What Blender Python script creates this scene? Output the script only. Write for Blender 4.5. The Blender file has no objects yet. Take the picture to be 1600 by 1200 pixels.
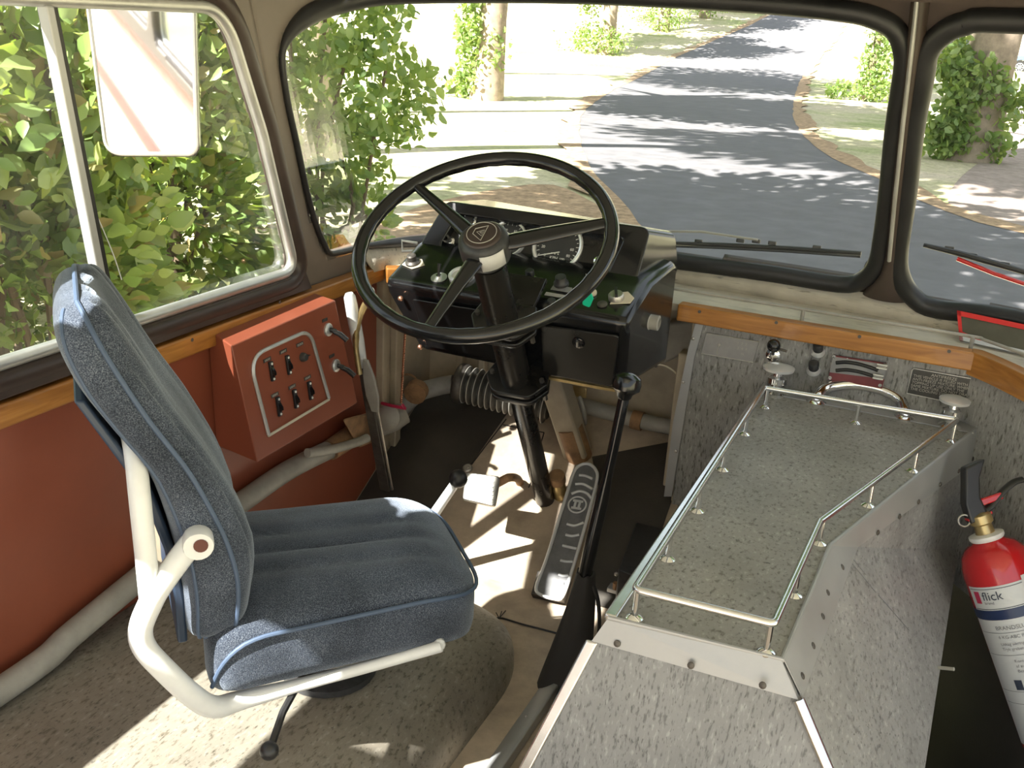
import bpy, bmesh, math, random
import numpy as np
from mathutils import Vector, Matrix
from mathutils.bvhtree import BVHTree
random.seed(7); RNG = np.random.default_rng(7)
V = Vector; PI = math.pi
SC = bpy.context.scene; COL = SC.collection

# ------------------------------------------------------------------ camera
F = 1550.0
CAM = V((0, 0, 1.31))
pitch, yaw, roll = (math.radians(a) for a in (20.35, 23.45, 3.3))
fw = V((-math.sin(yaw)*math.cos(pitch), math.cos(yaw)*math.cos(pitch), -math.sin(pitch)))
rt0 = V((math.cos(yaw), math.sin(yaw), 0)); up0 = rt0.cross(fw)
rt = math.cos(roll)*rt0 + math.sin(roll)*up0; up = -math.sin(roll)*rt0 + math.cos(roll)*up0
cd = bpy.data.cameras.new('camera'); cam = bpy.data.objects.new('camera', cd); COL.objects.link(cam)
cd.lens = 36*F/1600; cd.sensor_width = 36; cd.clip_start = 0.02; cd.clip_end = 900
mw = Matrix((rt, up, -fw)).transposed().to_4x4(); mw.translation = CAM; cam.matrix_world = mw
SC.camera = cam

# survey helpers: sight lines of the photograph met with a known plane of the bus
def ray(px, py): return rt*((px-800)/F) + up*(-(py-600)/F) + fw
def PL(px, py, p0, n):
    d = ray(px, py); n = V(n); return CAM + d*((V(p0)-CAM).dot(n)/d.dot(n))
def Zp(px, py, z): return PL(px, py, (0, 0, z), (0, 0, 1))
def Xp(px, py, x): return PL(px, py, (x, 0, 0), (1, 0, 0))
def Yp(px, py, y): return PL(px, py, (0, y, 0), (0, 1, 0))
def ground_z(x, y):
    D = math.hypot(x, y); m = max(0, D-40)
    return -0.95 + (0.0023*m*m if m < 35 else 0.0023*35*35 + 0.161*(m-35))
def px_of(p):
    d = V(p)-CAM; return 800+F*d.dot(rt)/d.dot(fw), 600-F*d.dot(up)/d.dot(fw)
def Gp(px, py):
    d = ray(px, py); t = 3.0
    while t < 400:
        p = CAM + d*t
        if p.z < ground_z(p.x, p.y): break
        t += 0.05 + t*0.002
    return CAM + d*t

# ------------------------------------------------------------------ mesh builder
def norm(v): v = V(v); return v.normalized()
def frame(n, hint=(0, 0, 1)):
    n = norm(n); h = V(hint)
    if abs(n.dot(h)) > 0.98*h.length: h = V((0, 1, 0)) if abs(n.y) < 0.9 else V((1, 0, 0))
    x = h.cross(n).normalized(); return x, n.cross(x).normalized(), n
class G:
    def __init__(s): s.v = []; s.f = []
    def add(s, vs, fs):
        b = len(s.v); s.v += [V(p) for p in vs]; s.f += [tuple(b+i for i in q) for q in fs]; return s
    def box(s, c, size, ax=None):
        x, y, z = ax if ax else (V((1, 0, 0)), V((0, 1, 0)), V((0, 0, 1))); c = V(c); a, b, d = (k/2 for k in size)
        vs = [c+x*i*a+y*j*b+z*k*d for k in (-1, 1) for j in (-1, 1) for i in (-1, 1)]
        return s.add(vs, [(0, 2, 3, 1), (4, 5, 7, 6), (0, 1, 5, 4), (2, 6, 7, 3), (0, 4, 6, 2), (1, 3, 7, 5)])
    def prism(s, poly, vec):
        n = len(poly); vec = V(vec); a = [V(p) for p in poly]
        return s.add(a+[p+vec for p in a], [tuple(range(n))[::-1], tuple(range(n, 2*n))]+[(i, (i+1) % n, n+(i+1) % n, n+i) for i in range(n)])
    def loft(s, rings, cap=True, closed=True, wrap=False):
        n = len(rings[0]); vs = [p for r in rings for p in r]; fs = []; R = len(rings)
        for k in range(R if wrap else R-1):
            k2 = (k+1) % R
            for i in range(n if closed else n-1):
                j = (i+1) % n; fs.append((k*n+i, k*n+j, k2*n+j, k2*n+i))
        if cap and not wrap and closed: fs += [tuple(range(n))[::-1], tuple((R-1)*n+i for i in range(n))]
        return s.add(vs, fs)
    def tube(s, pts, r, seg=12, closed=False, cap=True, flat=1.0, hint=None):
        pts = [V(p) for p in pts]; n = len(pts); rings = []; prev = None
        for i, p in enumerate(pts):
            a = pts[(i-1) % n] if (closed or i > 0) else p; b = pts[(i+1) % n] if (closed or i < n-1) else p
            t = (b-a).normalized()
            if prev is None:
                x, y, _ = frame(t, hint or (0, 0, 1))
            else:
                x = (prev - t*prev.dot(t)).normalized(); y = t.cross(x)
            prev = x; rr = r[i] if isinstance(r, (list, tuple)) else r
            rings.append([p+(x*math.cos(q)*rr+y*math.sin(q)*rr*flat) for q in (2*PI*k/seg for k in range(seg))])
        return s.loft(rings, cap=cap, wrap=closed)
    def lathe(s, prof, o, axis, seg=24, cap=True):
        x, y, z = frame(axis); o = V(o)
        return s.loft([[o+z*h+(x*math.cos(q)+y*math.sin(q))*max(r, 1e-5) for q in (2*PI*k/seg for k in range(seg))] for r, h in prof], cap=cap)
    def ball(s, c, r, seg=16, sc=(1, 1, 1), axis=(0, 0, 1)):
        return s.lathe([(r*math.sin(PI*k/10)*sc[0], -r*math.cos(PI*k/10)*sc[2]) for k in range(11)], c, axis, seg)
    def grid(s, fn, nu, nv):
        return s.loft([[fn(i/nu, j/nv) for i in range(nu+1)] for j in range(nv+1)], cap=False, closed=False)
    def obj(s, name, mat, parent=None, smooth=40, bevel=None, solid=None, subd=0):
        me = bpy.data.meshes.new(name); o = bpy.data.objects.new(name, me); COL.objects.link(o)
        inv = Matrix.Identity(4)
        if parent is not None:
            o.parent = parent; inv = world(parent).inverted()
        me.from_pydata([inv@p for p in s.v], [], s.f); me.validate()
        bm = bmesh.new(); bm.from_mesh(me); bmesh.ops.recalc_face_normals(bm, faces=bm.faces); bm.to_mesh(me); bm.free()
        me.materials.append(M[mat] if isinstance(mat, str) else mat)
        if smooth:
            me.polygons.foreach_set('use_smooth', [True]*len(me.polygons)); me.set_sharp_from_angle(angle=math.radians(smooth))
        if solid:
            m = o.modifiers.new('solid', 'SOLIDIFY'); m.thickness = solid; m.offset = 0
        if bevel:
            m = o.modifiers.new('bevel', 'BEVEL'); m.width = bevel; m.segments = 3; m.limit_method = 'ANGLE'; m.angle_limit = math.radians(40)
        if subd:
            m = o.modifiers.new('sub', 'SUBSURF'); m.levels = subd; m.render_levels = subd
        return o
def world(o):
    m = Matrix.LocRotScale(o.location, o.rotation_euler, o.scale)
    return world(o.parent)@m if o.parent else m
def tag(o, label=None, cat=None, group=None, kind=None):
    if label: o['label'] = label
    if cat: o['category'] = cat
    if group: o['group'] = group
    if kind: o['kind'] = kind
    return o
def thing(name, loc, label, cat, group=None):
    o = bpy.data.objects.new(name, None); COL.objects.link(o); o.location = V(loc); o.empty_display_size = 0.05
    return tag(o, label, cat, group)
def struct(o): o['kind'] = 'structure'; return o
def settle(empty, name=None): return empty
def catmull(pts, n=6, closed=False):
    P = [V(p) for p in pts]; out = []; N = len(P)
    for i in range(N if closed else N-1):
        g = (lambda k: P[k % N]) if closed else (lambda k: P[min(max(k, 0), N-1)])
        a, b, c, d = g(i-1), g(i), g(i+1), g(i+2)
        for k in range(n):
            t = k/n; out.append(0.5*((2*b)+(c-a)*t+(2*a-5*b+4*c-d)*t*t+(3*b-a-3*c+d)*t**3))
    if not closed: out.append(P[-1])
    return out
def roundpoly(pts, r, n=6):
    """round the corners of a flat polygon (3-D points); r = radius or one per corner"""
    P = [V(p) for p in pts]; N = len(P); out = []
    for i in range(N):
        rr = r[i] if isinstance(r, (list, tuple)) else r
        a, b, c = P[i-1], P[i], P[(i+1) % N]
        if rr <= 0: out.append(b); continue
        u, w = (a-b), (c-b); th = u.angle(w); d = min(rr/math.tan(th/2), u.length*.49, w.length*.49)
        p, q = b+u.normalized()*d, b+w.normalized()*d
        for k in range(n+1):
            t = k/n; out.append(p*(1-t)**2+b*2*t*(1-t)+q*t*t)
    return out
def text(name, s, o, xa, ya, size, mat, parent=None, align='CENTER', depth=0.0004):
    cu = bpy.data.curves.new(name, 'FONT'); cu.body = s; cu.size = size; cu.align_x = align; cu.align_y = 'CENTER'; cu.extrude = depth
    t = bpy.data.objects.new(name, cu); COL.objects.link(t); dg = bpy.context.evaluated_depsgraph_get()
    me = bpy.data.meshes.new_from_object(t.evaluated_get(dg)); bpy.data.objects.remove(t); bpy.data.curves.remove(cu)
    xa, ya = norm(xa), norm(ya); za = xa.cross(ya); o = V(o); g = G()
    xs_ = [v.co.x for v in me.vertices] or [0]; ys_ = [v.co.y for v in me.vertices] or [0]
    o = o-ya*(min(ys_)+max(ys_))/2-xa*((min(xs_)+max(xs_))/2 if align == 'CENTER' else min(xs_))
    g.add([o+xa*v.co.x+ya*v.co.y+za*v.co.z for v in me.vertices], [tuple(p.vertices) for p in me.polygons]); bpy.data.meshes.remove(me)
    return g.obj(name, mat, parent, smooth=0)

# ------------------------------------------------------------------ materials
M = {}
def newmat(name):
    m = bpy.data.materials.new(name); m.use_nodes = True; nt = m.node_tree; M[name] = m
    return m, nt, nt.nodes['Principled BSDF'], nt.nodes['Material Output']
def nd(nt, typ, **kw):
    n = nt.nodes.new(typ)
    for k, v in kw.items():
        if k in n.inputs: n.inputs[k].default_value = v
        else: setattr(n, k, v)
    return n
def mapped(nt, scale=(1, 1, 1), rot=(0, 0, 0)):
    tc = nt.nodes.new('ShaderNodeTexCoord'); mp = nt.nodes.new('ShaderNodeMapping')
    mp.inputs['Scale'].default_value = scale; mp.inputs['Rotation'].default_value = rot
    nt.links.new(tc.outputs['Object'], mp.inputs['Vector']); return mp
def ramp(nt, stops, interp='LINEAR'):
    r = nt.nodes.new('ShaderNodeValToRGB'); r.color_ramp.interpolation = interp; e = r.color_ramp.elements
    while len(e) < len(stops): e.new(0.5)
    for k, (p, c) in enumerate(stops): e[k].position = p; e[k].color = (*c, 1)
    return r
def simple(name, col, rough=0.5, metal=0.0, noise=0.0, nscale=20, bump=0.0, bscale=200, coat=0.0, spec=0.5, sheen=0.0):
    m, nt, b, out = newmat(name); b.inputs['Base Color'].default_value = (*col, 1); b.inputs['Roughness'].default_value = rough
    b.inputs['Metallic'].default_value = metal; b.inputs['Coat Weight'].default_value = coat; b.inputs['Specular IOR Level'].default_value = spec
    b.inputs['Coat Roughness'].default_value = 0.08
    if sheen: b.inputs['Sheen Weight'].default_value = sheen
    if noise:
        mp = mapped(nt); n = nd(nt, 'ShaderNodeTexNoise', Scale=nscale, Detail=6.0, Roughness=0.65); nt.links.new(mp.outputs[0], n.inputs['Vector'])
        r = ramp(nt, [(0.3, tuple(c*(1-noise) for c in col)), (0.7, tuple(min(1, c*(1+noise)) for c in col))])
        nt.links.new(n.outputs['Fac'], r.inputs[0]); nt.links.new(r.outputs[0], b.inputs['Base Color'])
        r2 = ramp(nt, [(0.3, (rough*.85,)*3), (0.7, (min(1, rough*1.2),)*3)]); nt.links.new(n.outputs['Fac'], r2.inputs[0]); nt.links.new(r2.outputs[0], b.inputs['Roughness'])
    if bump:
        mp = mapped(nt); n = nd(nt, 'ShaderNodeTexNoise', Scale=bscale, Detail=3.0); nt.links.new(mp.outputs[0], n.inputs['Vector'])
        bp = nd(nt, 'ShaderNodeBump', Strength=bump, Distance=0.002); nt.links.new(n.outputs['Fac'], bp.inputs['Height']); nt.links.new(bp.outputs[0], b.inputs['Normal'])
    return m
def lino(name, base, dark, light, scale, rot=(0, 0, 0), rough=0.55):
    """marbled sheet linoleum: short dark and pale streaks on a mottled ground"""
    m, nt, b, out = newmat(name); L = nt.links
    mp = mapped(nt, scale, rot)
    n1 = nd(nt, 'ShaderNodeTexNoise', Scale=1.0, Detail=3.0, Roughness=0.55); L.new(mp.outputs[0], n1.inputs['Vector'])
    mp2 = mapped(nt, tuple(s*1.7 for s in scale), rot); mp2.inputs['Location'].default_value = (3.1, 1.7, 5.2)
    n2 = nd(nt, 'ShaderNodeTexNoise', Scale=1.0, Detail=2.0, Roughness=0.5); L.new(mp2.outputs[0], n2.inputs['Vector'])
    n3 = nd(nt, 'ShaderNodeTexNoise', Scale=7.0, Detail=4.0, Roughness=0.6); L.new(mapped(nt).outputs[0], n3.inputs['Vector'])
    r1 = ramp(nt, [(0.33, dark), (0.44, base), (0.58, base), (0.72, light)]); L.new(n1.outputs['Fac'], r1.inputs[0])
    r2 = ramp(nt, [(0.30, (0.35,)*3), (0.36, (1,)*3)]); L.new(n2.outputs['Fac'], r2.inputs[0])
    r3 = ramp(nt, [(0.3, (0.8,)*3), (0.7, (1.15,)*3)]); L.new(n3.outputs['Fac'], r3.inputs[0])
    a = nd(nt, 'ShaderNodeMix', data_type='RGBA', blend_type='MULTIPLY'); a.inputs[0].default_value = 0.75; L.new(r1.outputs[0], a.inputs[6]); L.new(r2.outputs[0], a.inputs[7])
    c = nd(nt, 'ShaderNodeMix', data_type='RGBA', blend_type='MULTIPLY'); c.inputs[0].default_value = 1.0; L.new(a.outputs[2], c.inputs[6]); L.new(r3.outputs[0], c.inputs[7])
    L.new(c.outputs[2], b.inputs['Base Color']); b.inputs['Roughness'].default_value = rough
    return m
lino('lino_top', (.265, .255, .232), (.14, .13, .11), (.37, .36, .33), (130, 85, 130), rough=.5)
lino('lino_vert', (.29, .284, .272), (.12, .115, .10), (.44, .43, .41), (175, 175, 48), rough=.5)
lino('lino_side', (.275, .272, .272), (.17, .168, .168), (.37, .368, .365), (150, 66, 90), rough=.5)
lino('lino_rear', (.245, .25, .255), (.13, .132, .135), (.36, .365, .37), (210, 58, 58), rough=.5)
lino('lino_arch', (.25, .222, .18), (.14, .12, .09), (.34, .31, .26), (160, 60, 60), rough=.55)
lino('lino_ledge', (.60, .545, .44), (.50, .455, .36), (.65, .60, .49), (9, 90, 90), rough=.55)
simple('floor_mat', (.44, .36, .275), .75, noise=.28, nscale=9, bump=.3, bscale=60)
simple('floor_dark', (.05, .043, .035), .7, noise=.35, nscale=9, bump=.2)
simple('red_paint', (.25, .068, .036), .38, noise=.10, nscale=6)
simple('red_body', (.5, .02, .02), .3, coat=.5)
simple('cream_body', (.75, .72, .62), .35, coat=.4)
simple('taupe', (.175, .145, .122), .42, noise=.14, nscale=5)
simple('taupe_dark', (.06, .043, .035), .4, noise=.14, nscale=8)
simple('beige_paint', (.40, .34, .25), .55, noise=.25, nscale=7)
simple('grey_paint', (.32, .305, .27), .5, noise=.28, nscale=8)
simple('white_paint', (.72, .73, .73), .35, noise=.07, nscale=14, coat=.2)
simple('rubber', (.016, .016, .017), .42, noise=.3, nscale=14)
simple('rubber_brown', (.045, .03, .025), .4, noise=.2, nscale=10)
simple('black_gloss', (.008, .008, .0085), .2, noise=.4, nscale=9, coat=.3, spec=.4)
simple('black_enamel', (.014, .0125, .011), .28, noise=.35, nscale=7, coat=.2, spec=.4)
simple('black_plastic', (.02, .02, .021), .35)
simple('black_worn', (.035, .035, .036), .42, noise=.45, nscale=60)
simple('black_cloth', (.03, .027, .025), .8, noise=.2, nscale=30)
simple('alu', (.62, .62, .60), .42, metal=.85, noise=.10, nscale=12, bump=.06, bscale=300)
simple('alu_flat', (.40, .405, .41), .45, metal=.45, noise=.08, nscale=10)
simple('alu_edge', (.75, .75, .75), .2, metal=1.0, noise=.06, nscale=20)
simple('chrome', (.86, .86, .86), .07, metal=1.0)
simple('steel', (.45, .43, .40), .38, metal=.9, noise=.25, nscale=40)
simple('steel_dark', (.10, .09, .08), .45, metal=.5, noise=.4, nscale=30)
simple('bezel', (.88, .88, .88), .28, metal=.55)
simple('brass', (.55, .42, .2), .35, metal=.8, noise=.2, nscale=30)
simple('copper', (.72, .38, .25), .25, metal=.9)
simple('gauge_face', (.035, .036, .036), .4)
simple('gauge_pale', (.6, .58, .5), .4)
simple('mark_white', (.75, .75, .7), .5)
simple('mark_dim', (.42, .40, .36), .5)
simple('cream_plate', (.62, .55, .42), .5)
simple('dark_plate', (.05, .048, .045), .45, noise=.3, nscale=30)
simple('alu_plate', (.32, .315, .31), .45, metal=.35, noise=.12, nscale=30)
simple('paper', (.66, .65, .62), .8, noise=.08, nscale=50)
simple('green_tag', (.0, .52, .30), .4)
simple('ext_red', (.50, .008, .012), .2, coat=.6)
simple('ext_white', (.62, .63, .64), .35)
simple('ext_blue', (.02, .035, .10), .35)
simple('magenta', (.5, .03, .09), .4)
simple('text_dark', (.04, .05, .08), .6)
simple('text_grey', (.2, .2, .22), .6)
simple('board_red', (.65, .03, .03), .35)
simple('board_dark', (.09, .085, .06), .5, noise=.2, nscale=15)
simple('yellow_lamp', (.7, .55, .1), .3)
simple('bellows', (.07, .068, .06), .5, noise=.3, nscale=30)
simple('hoop', (.5, .49, .45), .4, metal=.3)
simple('gravel_dark', (.2, .165, .145), .95, noise=.3, nscale=6, spec=.1)
simple('hose_grey', (.27, .265, .25), .5, noise=.2, nscale=20)
simple('rust', (.28, .16, .08), .7, noise=.4, nscale=30)
simple('treadle', (.15, .15, .155), .36, noise=.2, nscale=40)
simple('treadle_rim', (.66, .66, .66), .4, metal=.2)
simple('hole', (.12, .04, .03), .7)
simple('heater_red', (.22, .055, .06), .4, noise=.2, nscale=30)
# varnished timber
m, nt, b, out = newmat('wood'); mp = mapped(nt, (6, 6, 60)); n = nd(nt, 'ShaderNodeTexNoise', Scale=1.0, Detail=5.0, Distortion=1.2); nt.links.new(mp.outputs[0], n.inputs['Vector'])
r = ramp(nt, [(.25, (.25, .095, .018)), (.55, (.40, .17, .035)), (.8, (.52, .25, .06))]); nt.links.new(n.outputs['Fac'], r.inputs[0]); nt.links.new(r.outputs[0], b.inputs['Base Color'])
b.inputs['Roughness'].default_value = .4; b.inputs['Coat Weight'].default_value = .25
# blue velour
m, nt, b, out = newmat('velour'); L = nt.links
n = nd(nt, 'ShaderNodeTexNoise', Scale=620.0, Detail=2.0, Roughness=.6); L.new(mapped(nt).outputs[0], n.inputs['Vector'])
n2 = nd(nt, 'ShaderNodeTexNoise', Scale=9.0, Detail=3.0); L.new(mapped(nt, (1, 1, 1)).outputs[0], n2.inputs['Vector'])
r = ramp(nt, [(.32, (.02, .025, .038)), (.5, (.052, .064, .09)), (.70, (.15, .17, .205))]); L.new(n.outputs['Fac'], r.inputs[0])
r2 = ramp(nt, [(.35, (.62,)*3), (.65, (1.25,)*3)]); L.new(n2.outputs['Fac'], r2.inputs[0])
a = nd(nt, 'ShaderNodeMix', data_type='RGBA', blend_type='MULTIPLY'); a.inputs[0].default_value = 1; L.new(r.outputs[0], a.inputs[6]); L.new(r2.outputs[0], a.inputs[7]); L.new(a.outputs[2], b.inputs['Base Color'])
b.inputs['Roughness'].default_value = .9; b.inputs['Sheen Weight'].default_value = .5; b.inputs['Sheen Roughness'].default_value = .4; b.inputs['Specular IOR Level'].default_value = .15
b.inputs['Sheen Tint'].default_value = (.75, .85, 1, 1)
bp = nd(nt, 'ShaderNodeBump', Strength=.5, Distance=.002); L.new(n.outputs['Fac'], bp.inputs['Height']); L.new(bp.outputs[0], b.inputs['Normal'])
simple('piping', (.06, .09, .15), .6)
simple('seat_back_board', (.03, .05, .09), .4)
# panes
def pane(name, tint, refl, dust, dcol=(.8, .8, .78)):
    m, nt, b, out = newmat(name); nt.nodes.remove(b); L = nt.links
    t = nd(nt, 'ShaderNodeBsdfTransparent'); t.inputs[0].default_value = (*tint, 1); g = nd(nt, 'ShaderNodeBsdfGlossy'); g.inputs['Roughness'].default_value = .02
    d = nd(nt, 'ShaderNodeBsdfDiffuse'); d.inputs[0].default_value = (*dcol, 1)
    f = nd(nt, 'ShaderNodeFresnel', IOR=1.25); mu = nd(nt, 'ShaderNodeMath', operation='MULTIPLY'); mu.inputs[1].default_value = refl; L.new(f.outputs[0], mu.inputs[0])
    mx = nd(nt, 'ShaderNodeMixShader'); L.new(mu.outputs[0], mx.inputs[0]); L.new(t.outputs[0], mx.inputs[1]); L.new(g.outputs[0], mx.inputs[2])
    n = nd(nt, 'ShaderNodeTexNoise', Scale=9.0, Detail=4.0); L.new(mapped(nt).outputs[0], n.inputs['Vector'])
    mr = nd(nt, 'ShaderNodeMapRange'); mr.inputs[1].default_value = .35; mr.inputs[2].default_value = .8; mr.inputs[3].default_value = dust*.4; mr.inputs[4].default_value = dust*1.8; L.new(n.outputs['Fac'], mr.inputs[0])
    m2 = nd(nt, 'ShaderNodeMixShader'); L.new(mr.outputs[0], m2.inputs[0]); L.new(mx.outputs[0], m2.inputs[1]); L.new(d.outputs[0], m2.inputs[2]); L.new(m2.outputs[0], out.inputs[0])
pane('glass', (.97, .98, .97), .5, .022)
pane('glass_side', (.96, .98, .96), .5, .02)
pane('glass_dusty', (.90, .94, .92), .6, .06)
pane('gauge_glass', (1, 1, 1), .9, .01)
simple('mirror', (.92, .93, .93), .03, metal=1.0)
simple('car_glass', (.02, .025, .03), .06, coat=.5)
simple('car_silver', (.55, .57, .6), .3, metal=.3, coat=.6)
simple('car_dark', (.03, .035, .05), .25, coat=.8)
simple('car_blue', (.10, .16, .32), .3, coat=.6)
simple('tyre', (.02, .02, .02), .8)
# planting
def leafmat(name, cols, trans=.45):
    m, nt, b, out = newmat(name); nt.nodes.remove(b); L = nt.links
    g = nd(nt, 'ShaderNodeNewGeometry'); r = ramp(nt, [(k/(len(cols)-1), c) for k, c in enumerate(cols)]); L.new(g.outputs['Random Per Island'], r.inputs[0])
    d = nd(nt, 'ShaderNodeBsdfDiffuse'); t = nd(nt, 'ShaderNodeBsdfTranslucent'); gl = nd(nt, 'ShaderNodeBsdfGlossy'); gl.inputs['Roughness'].default_value = .4
    L.new(r.outputs[0], d.inputs[0])
    br = nd(nt, 'ShaderNodeMix', data_type='RGBA', blend_type='MULTIPLY'); br.inputs[0].default_value = 1; br.inputs[7].default_value = (1.5, 1.35, .55, 1); L.new(r.outputs[0], br.inputs[6]); L.new(br.outputs[2], t.inputs[0])
    mx = nd(nt, 'ShaderNodeMixShader'); mx.inputs[0].default_value = trans; L.new(d.outputs[0], mx.inputs[1]); L.new(t.outputs[0], mx.inputs[2])
    m2 = nd(nt, 'ShaderNodeMixShader'); m2.inputs[0].default_value = .04; L.new(mx.outputs[0], m2.inputs[1]); L.new(gl.outputs[0], m2.inputs[2]); L.new(m2.outputs[0], out.inputs[0])
leafmat('leaf_hedge', [(.16, .25, .07), (.22, .32, .10), (.30, .39, .16), (.36, .42, .16), (.18, .28, .08), (.36, .27, .16)])
leafmat('leaf_ivy', [(.15, .25, .07), (.22, .34, .11), (.33, .44, .18), (.26, .36, .12)])
leafmat('leaf_crown', [(.08, .16, .03), (.13, .24, .05)], .35)
simple('bark', (.30, .24, .18), .9, noise=.35, nscale=5, bump=.8, bscale=14)
simple('stem', (.16, .11, .07), .9)
m, nt, b, out = newmat('meadow'); L = nt.links; mp = mapped(nt)
n = nd(nt, 'ShaderNodeTexNoise', Scale=.35, Detail=6.0, Roughness=.6); L.new(mp.outputs[0], n.inputs['Vector']); n2 = nd(nt, 'ShaderNodeTexNoise', Scale=9.0, Detail=6.0, Roughness=.75); L.new(mp.outputs[0], n2.inputs['Vector'])
r = ramp(nt, [(.35, (.36, .40, .17)), (.5, (.58, .53, .33)), (.65, (.66, .56, .42))]); L.new(n.outputs['Fac'], r.inputs[0]); r2 = ramp(nt, [(.3, (.6,)*3), (.7, (1.25,)*3)]); L.new(n2.outputs['Fac'], r2.inputs[0])
a = nd(nt, 'ShaderNodeMix', data_type='RGBA', blend_type='MULTIPLY'); a.inputs[0].default_value = 1; L.new(r.outputs[0], a.inputs[6]); L.new(r2.outputs[0], a.inputs[7]); L.new(a.outputs[2], b.inputs['Base Color']); b.inputs['Roughness'].default_value = .95; b.inputs['Specular IOR Level'].default_value = .1
simple('asphalt', (.165, .16, .165), .85, noise=.22, nscale=2.5, bump=.2, bscale=90, spec=.2)
simple('gravel', (.36, .29, .25), .95, noise=.3, nscale=6, spec=.1)
simple('leaf_litter', (.42, .29, .18), .95, noise=.45, nscale=9, spec=.1)
SUN_E, SKY_E, EXPO = 25.0, 2.6, 0.0
# ------------------------------------------------------------------ body shell (plan curve at sill height and at roof height)
PB = [(-1.33, -3), (-1.33, -1), (-1.33, .4), (-1.33, 1.2), (-1.33, 1.75), (-1.33, 1.98), (-1.315, 2.15), (-1.235, 2.31), (-1.02, 2.40), (-.65, 2.44), (-.18, 2.43), (.1, 2.39), (.35, 2.3), (.6, 2.13), (.85, 1.85), (1.0, 1.5), (1.05, 1.1), (1.05, -1), (1.05, -3)]
PT = [(-1.30, -3), (-1.30, -1), (-1.30, .4), (-1.30, 1.1), (-1.297, 1.55), (-1.29, 1.72), (-1.255, 1.86), (-1.15, 1.98), (-.95, 2.06), (-.62, 2.11), (-.2, 2.11), (.06, 2.08), (.32, 2.0), (.57, 1.84), (.82, 1.6), (.98, 1.3), (1.03, 1.0), (1.03, -1), (1.03, -3)]
cb = catmull([(x, y, 0) for x, y in PB], 24); ct = catmull([(x, y, 0) for x, y in PT], 24)
UL = [0.0]
for a, b_ in zip(cb, cb[1:]): UL.append(UL[-1]+(b_-a).length)
import bisect
def S(u, z):
    k = min(max(bisect.bisect_right(UL, u)-1, 0), len(cb)-2); t = (u-UL[k])/(UL[k+1]-UL[k]); h = (z-.76)/.64
    p = (cb[k]*(1-t)+cb[k+1]*t)*(1-h)+(ct[k]*(1-t)+ct[k+1]*t)*h; return V((p.x, p.y, z))
def Sn(u, z):
    a = S(u+.01, z)-S(u-.01, z); b_ = S(u, z+.01)-S(u, z-.01); return a.cross(b_).normalized()   # points into the bus
_g = G().grid(lambda i, j: S(1+i*(UL[-1]-2), .55+j*1.0), 500, 20)
_bv = BVHTree.FromPolygons(_g.v, _g.f)
def Uz(px, py):
    """photo sight line met with the shell -> (distance along the shell, height)"""
    d = ray(px, py).normalized(); p = _bv.ray_cast(CAM, d)[0]
    lo, best = 0, None
    for k in range(0, 1400):
        u = UL[-1]*k/1400; e = (S(u, p.z)-p).length
        if best is None or e < best[0]: best = (e, u)
    u0 = best[1]
    for k in range(-40, 41):
        u = u0+k*UL[-1]/1400/40; e = (S(u, p.z)-p).length
        if e < best[0]: best = (e, u)
    return best[1], p.z
def offs(poly, d):
    n = len(poly); out = []; area = sum(poly[i-1][0]*poly[i][1]-poly[i][0]*poly[i-1][1] for i in range(n)); s = 1 if area > 0 else -1
    for i in range(n):
        a, c = poly[i-1], poly[(i+1) % n]; t = V((c[0]-a[0], c[1]-a[1])); t.normalize(); out.append((poly[i][0]+s*t.y*d, poly[i][1]-s*t.x*d))
    return out
def dense(poly, step=.012):
    out = []; n = len(poly)
    for i in range(n):
        a, c = poly[i], poly[(i+1) % n]; L = math.hypot(c[0]-a[0], c[1]-a[1]); k = max(1, int(L/step))
        out += [(a[0]+(c[0]-a[0])*j/k, a[1]+(c[1]-a[1])*j/k) for j in range(k)]
    return out
def inside(poly, x, y):
    c = False; n = len(poly); j = n-1
    for i in range(n):
        if (poly[i][1] > y) != (poly[j][1] > y) and x < (poly[j][0]-poly[i][0])*(y-poly[i][1])/(poly[j][1]-poly[i][1])+poly[i][0]: c = not c
        j = i
    return c
def smooth2(pts, n=5): return [(p.x, p.y) for p in catmull([(a, b_, 0) for a, b_ in pts], n, True)]
def r2(pts, r): return [(p.x, p.y) for p in roundpoly([(a, b_, 0) for a, b_ in pts], r, 8)]

# openings
sp = [Uz(*p) for p in ((388, 439), (200, 487), (60, 536), (5, 556))]
ztop = 1.288; sr = [Uz(*p) for p in ((330, 33), (352, 66), (370, 110), (396, 205), (422, 293), (440, 352), (444, 385), (429, 421))]
uL = sr[0][0]-1.95; tr = Uz(290, 12)
SIDE = [(p.x, p.y) for p in roundpoly([(a, b_, 0) for a, b_ in [(uL, ztop), tr[:1]+(ztop,) if False else (Uz(336, 12)[0], ztop), Uz(396, 205), Uz(447, 416), (uL, .772)]], [.06, .085, .3, .035, .06], 9)]
WL = smooth2([Uz(*p) for p in ((513, 391), (507, 380), (494, 350), (479, 296), (464, 225), (449, 157), (441, 94), (449, 67), (480, 40), (540, 17), (640, 3), (900, 3), (1171, 17), (1316, 31), (1364, 42), (1390, 57), (1399, 82), (1399, 109), (1386, 197), (1375, 306), (1366, 372), (1359, 405), (1342, 426), (1311, 432), (1206, 416), (1031, 394), (850, 376), (720, 368), (640, 370), (560, 383), (525, 391))], 4)
wr = [Uz(*p) for p in ((1590, 485), (1469, 470), (1438, 455), (1421, 429), (1418, 394), (1431, 306), (1442, 210), (1458, 122), (1464, 87), (1482, 66), (1512, 53), (1590, 50))]
zb, zt = wr[0][1], wr[-1][1]; ue = wr[0][0]+.62
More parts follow.
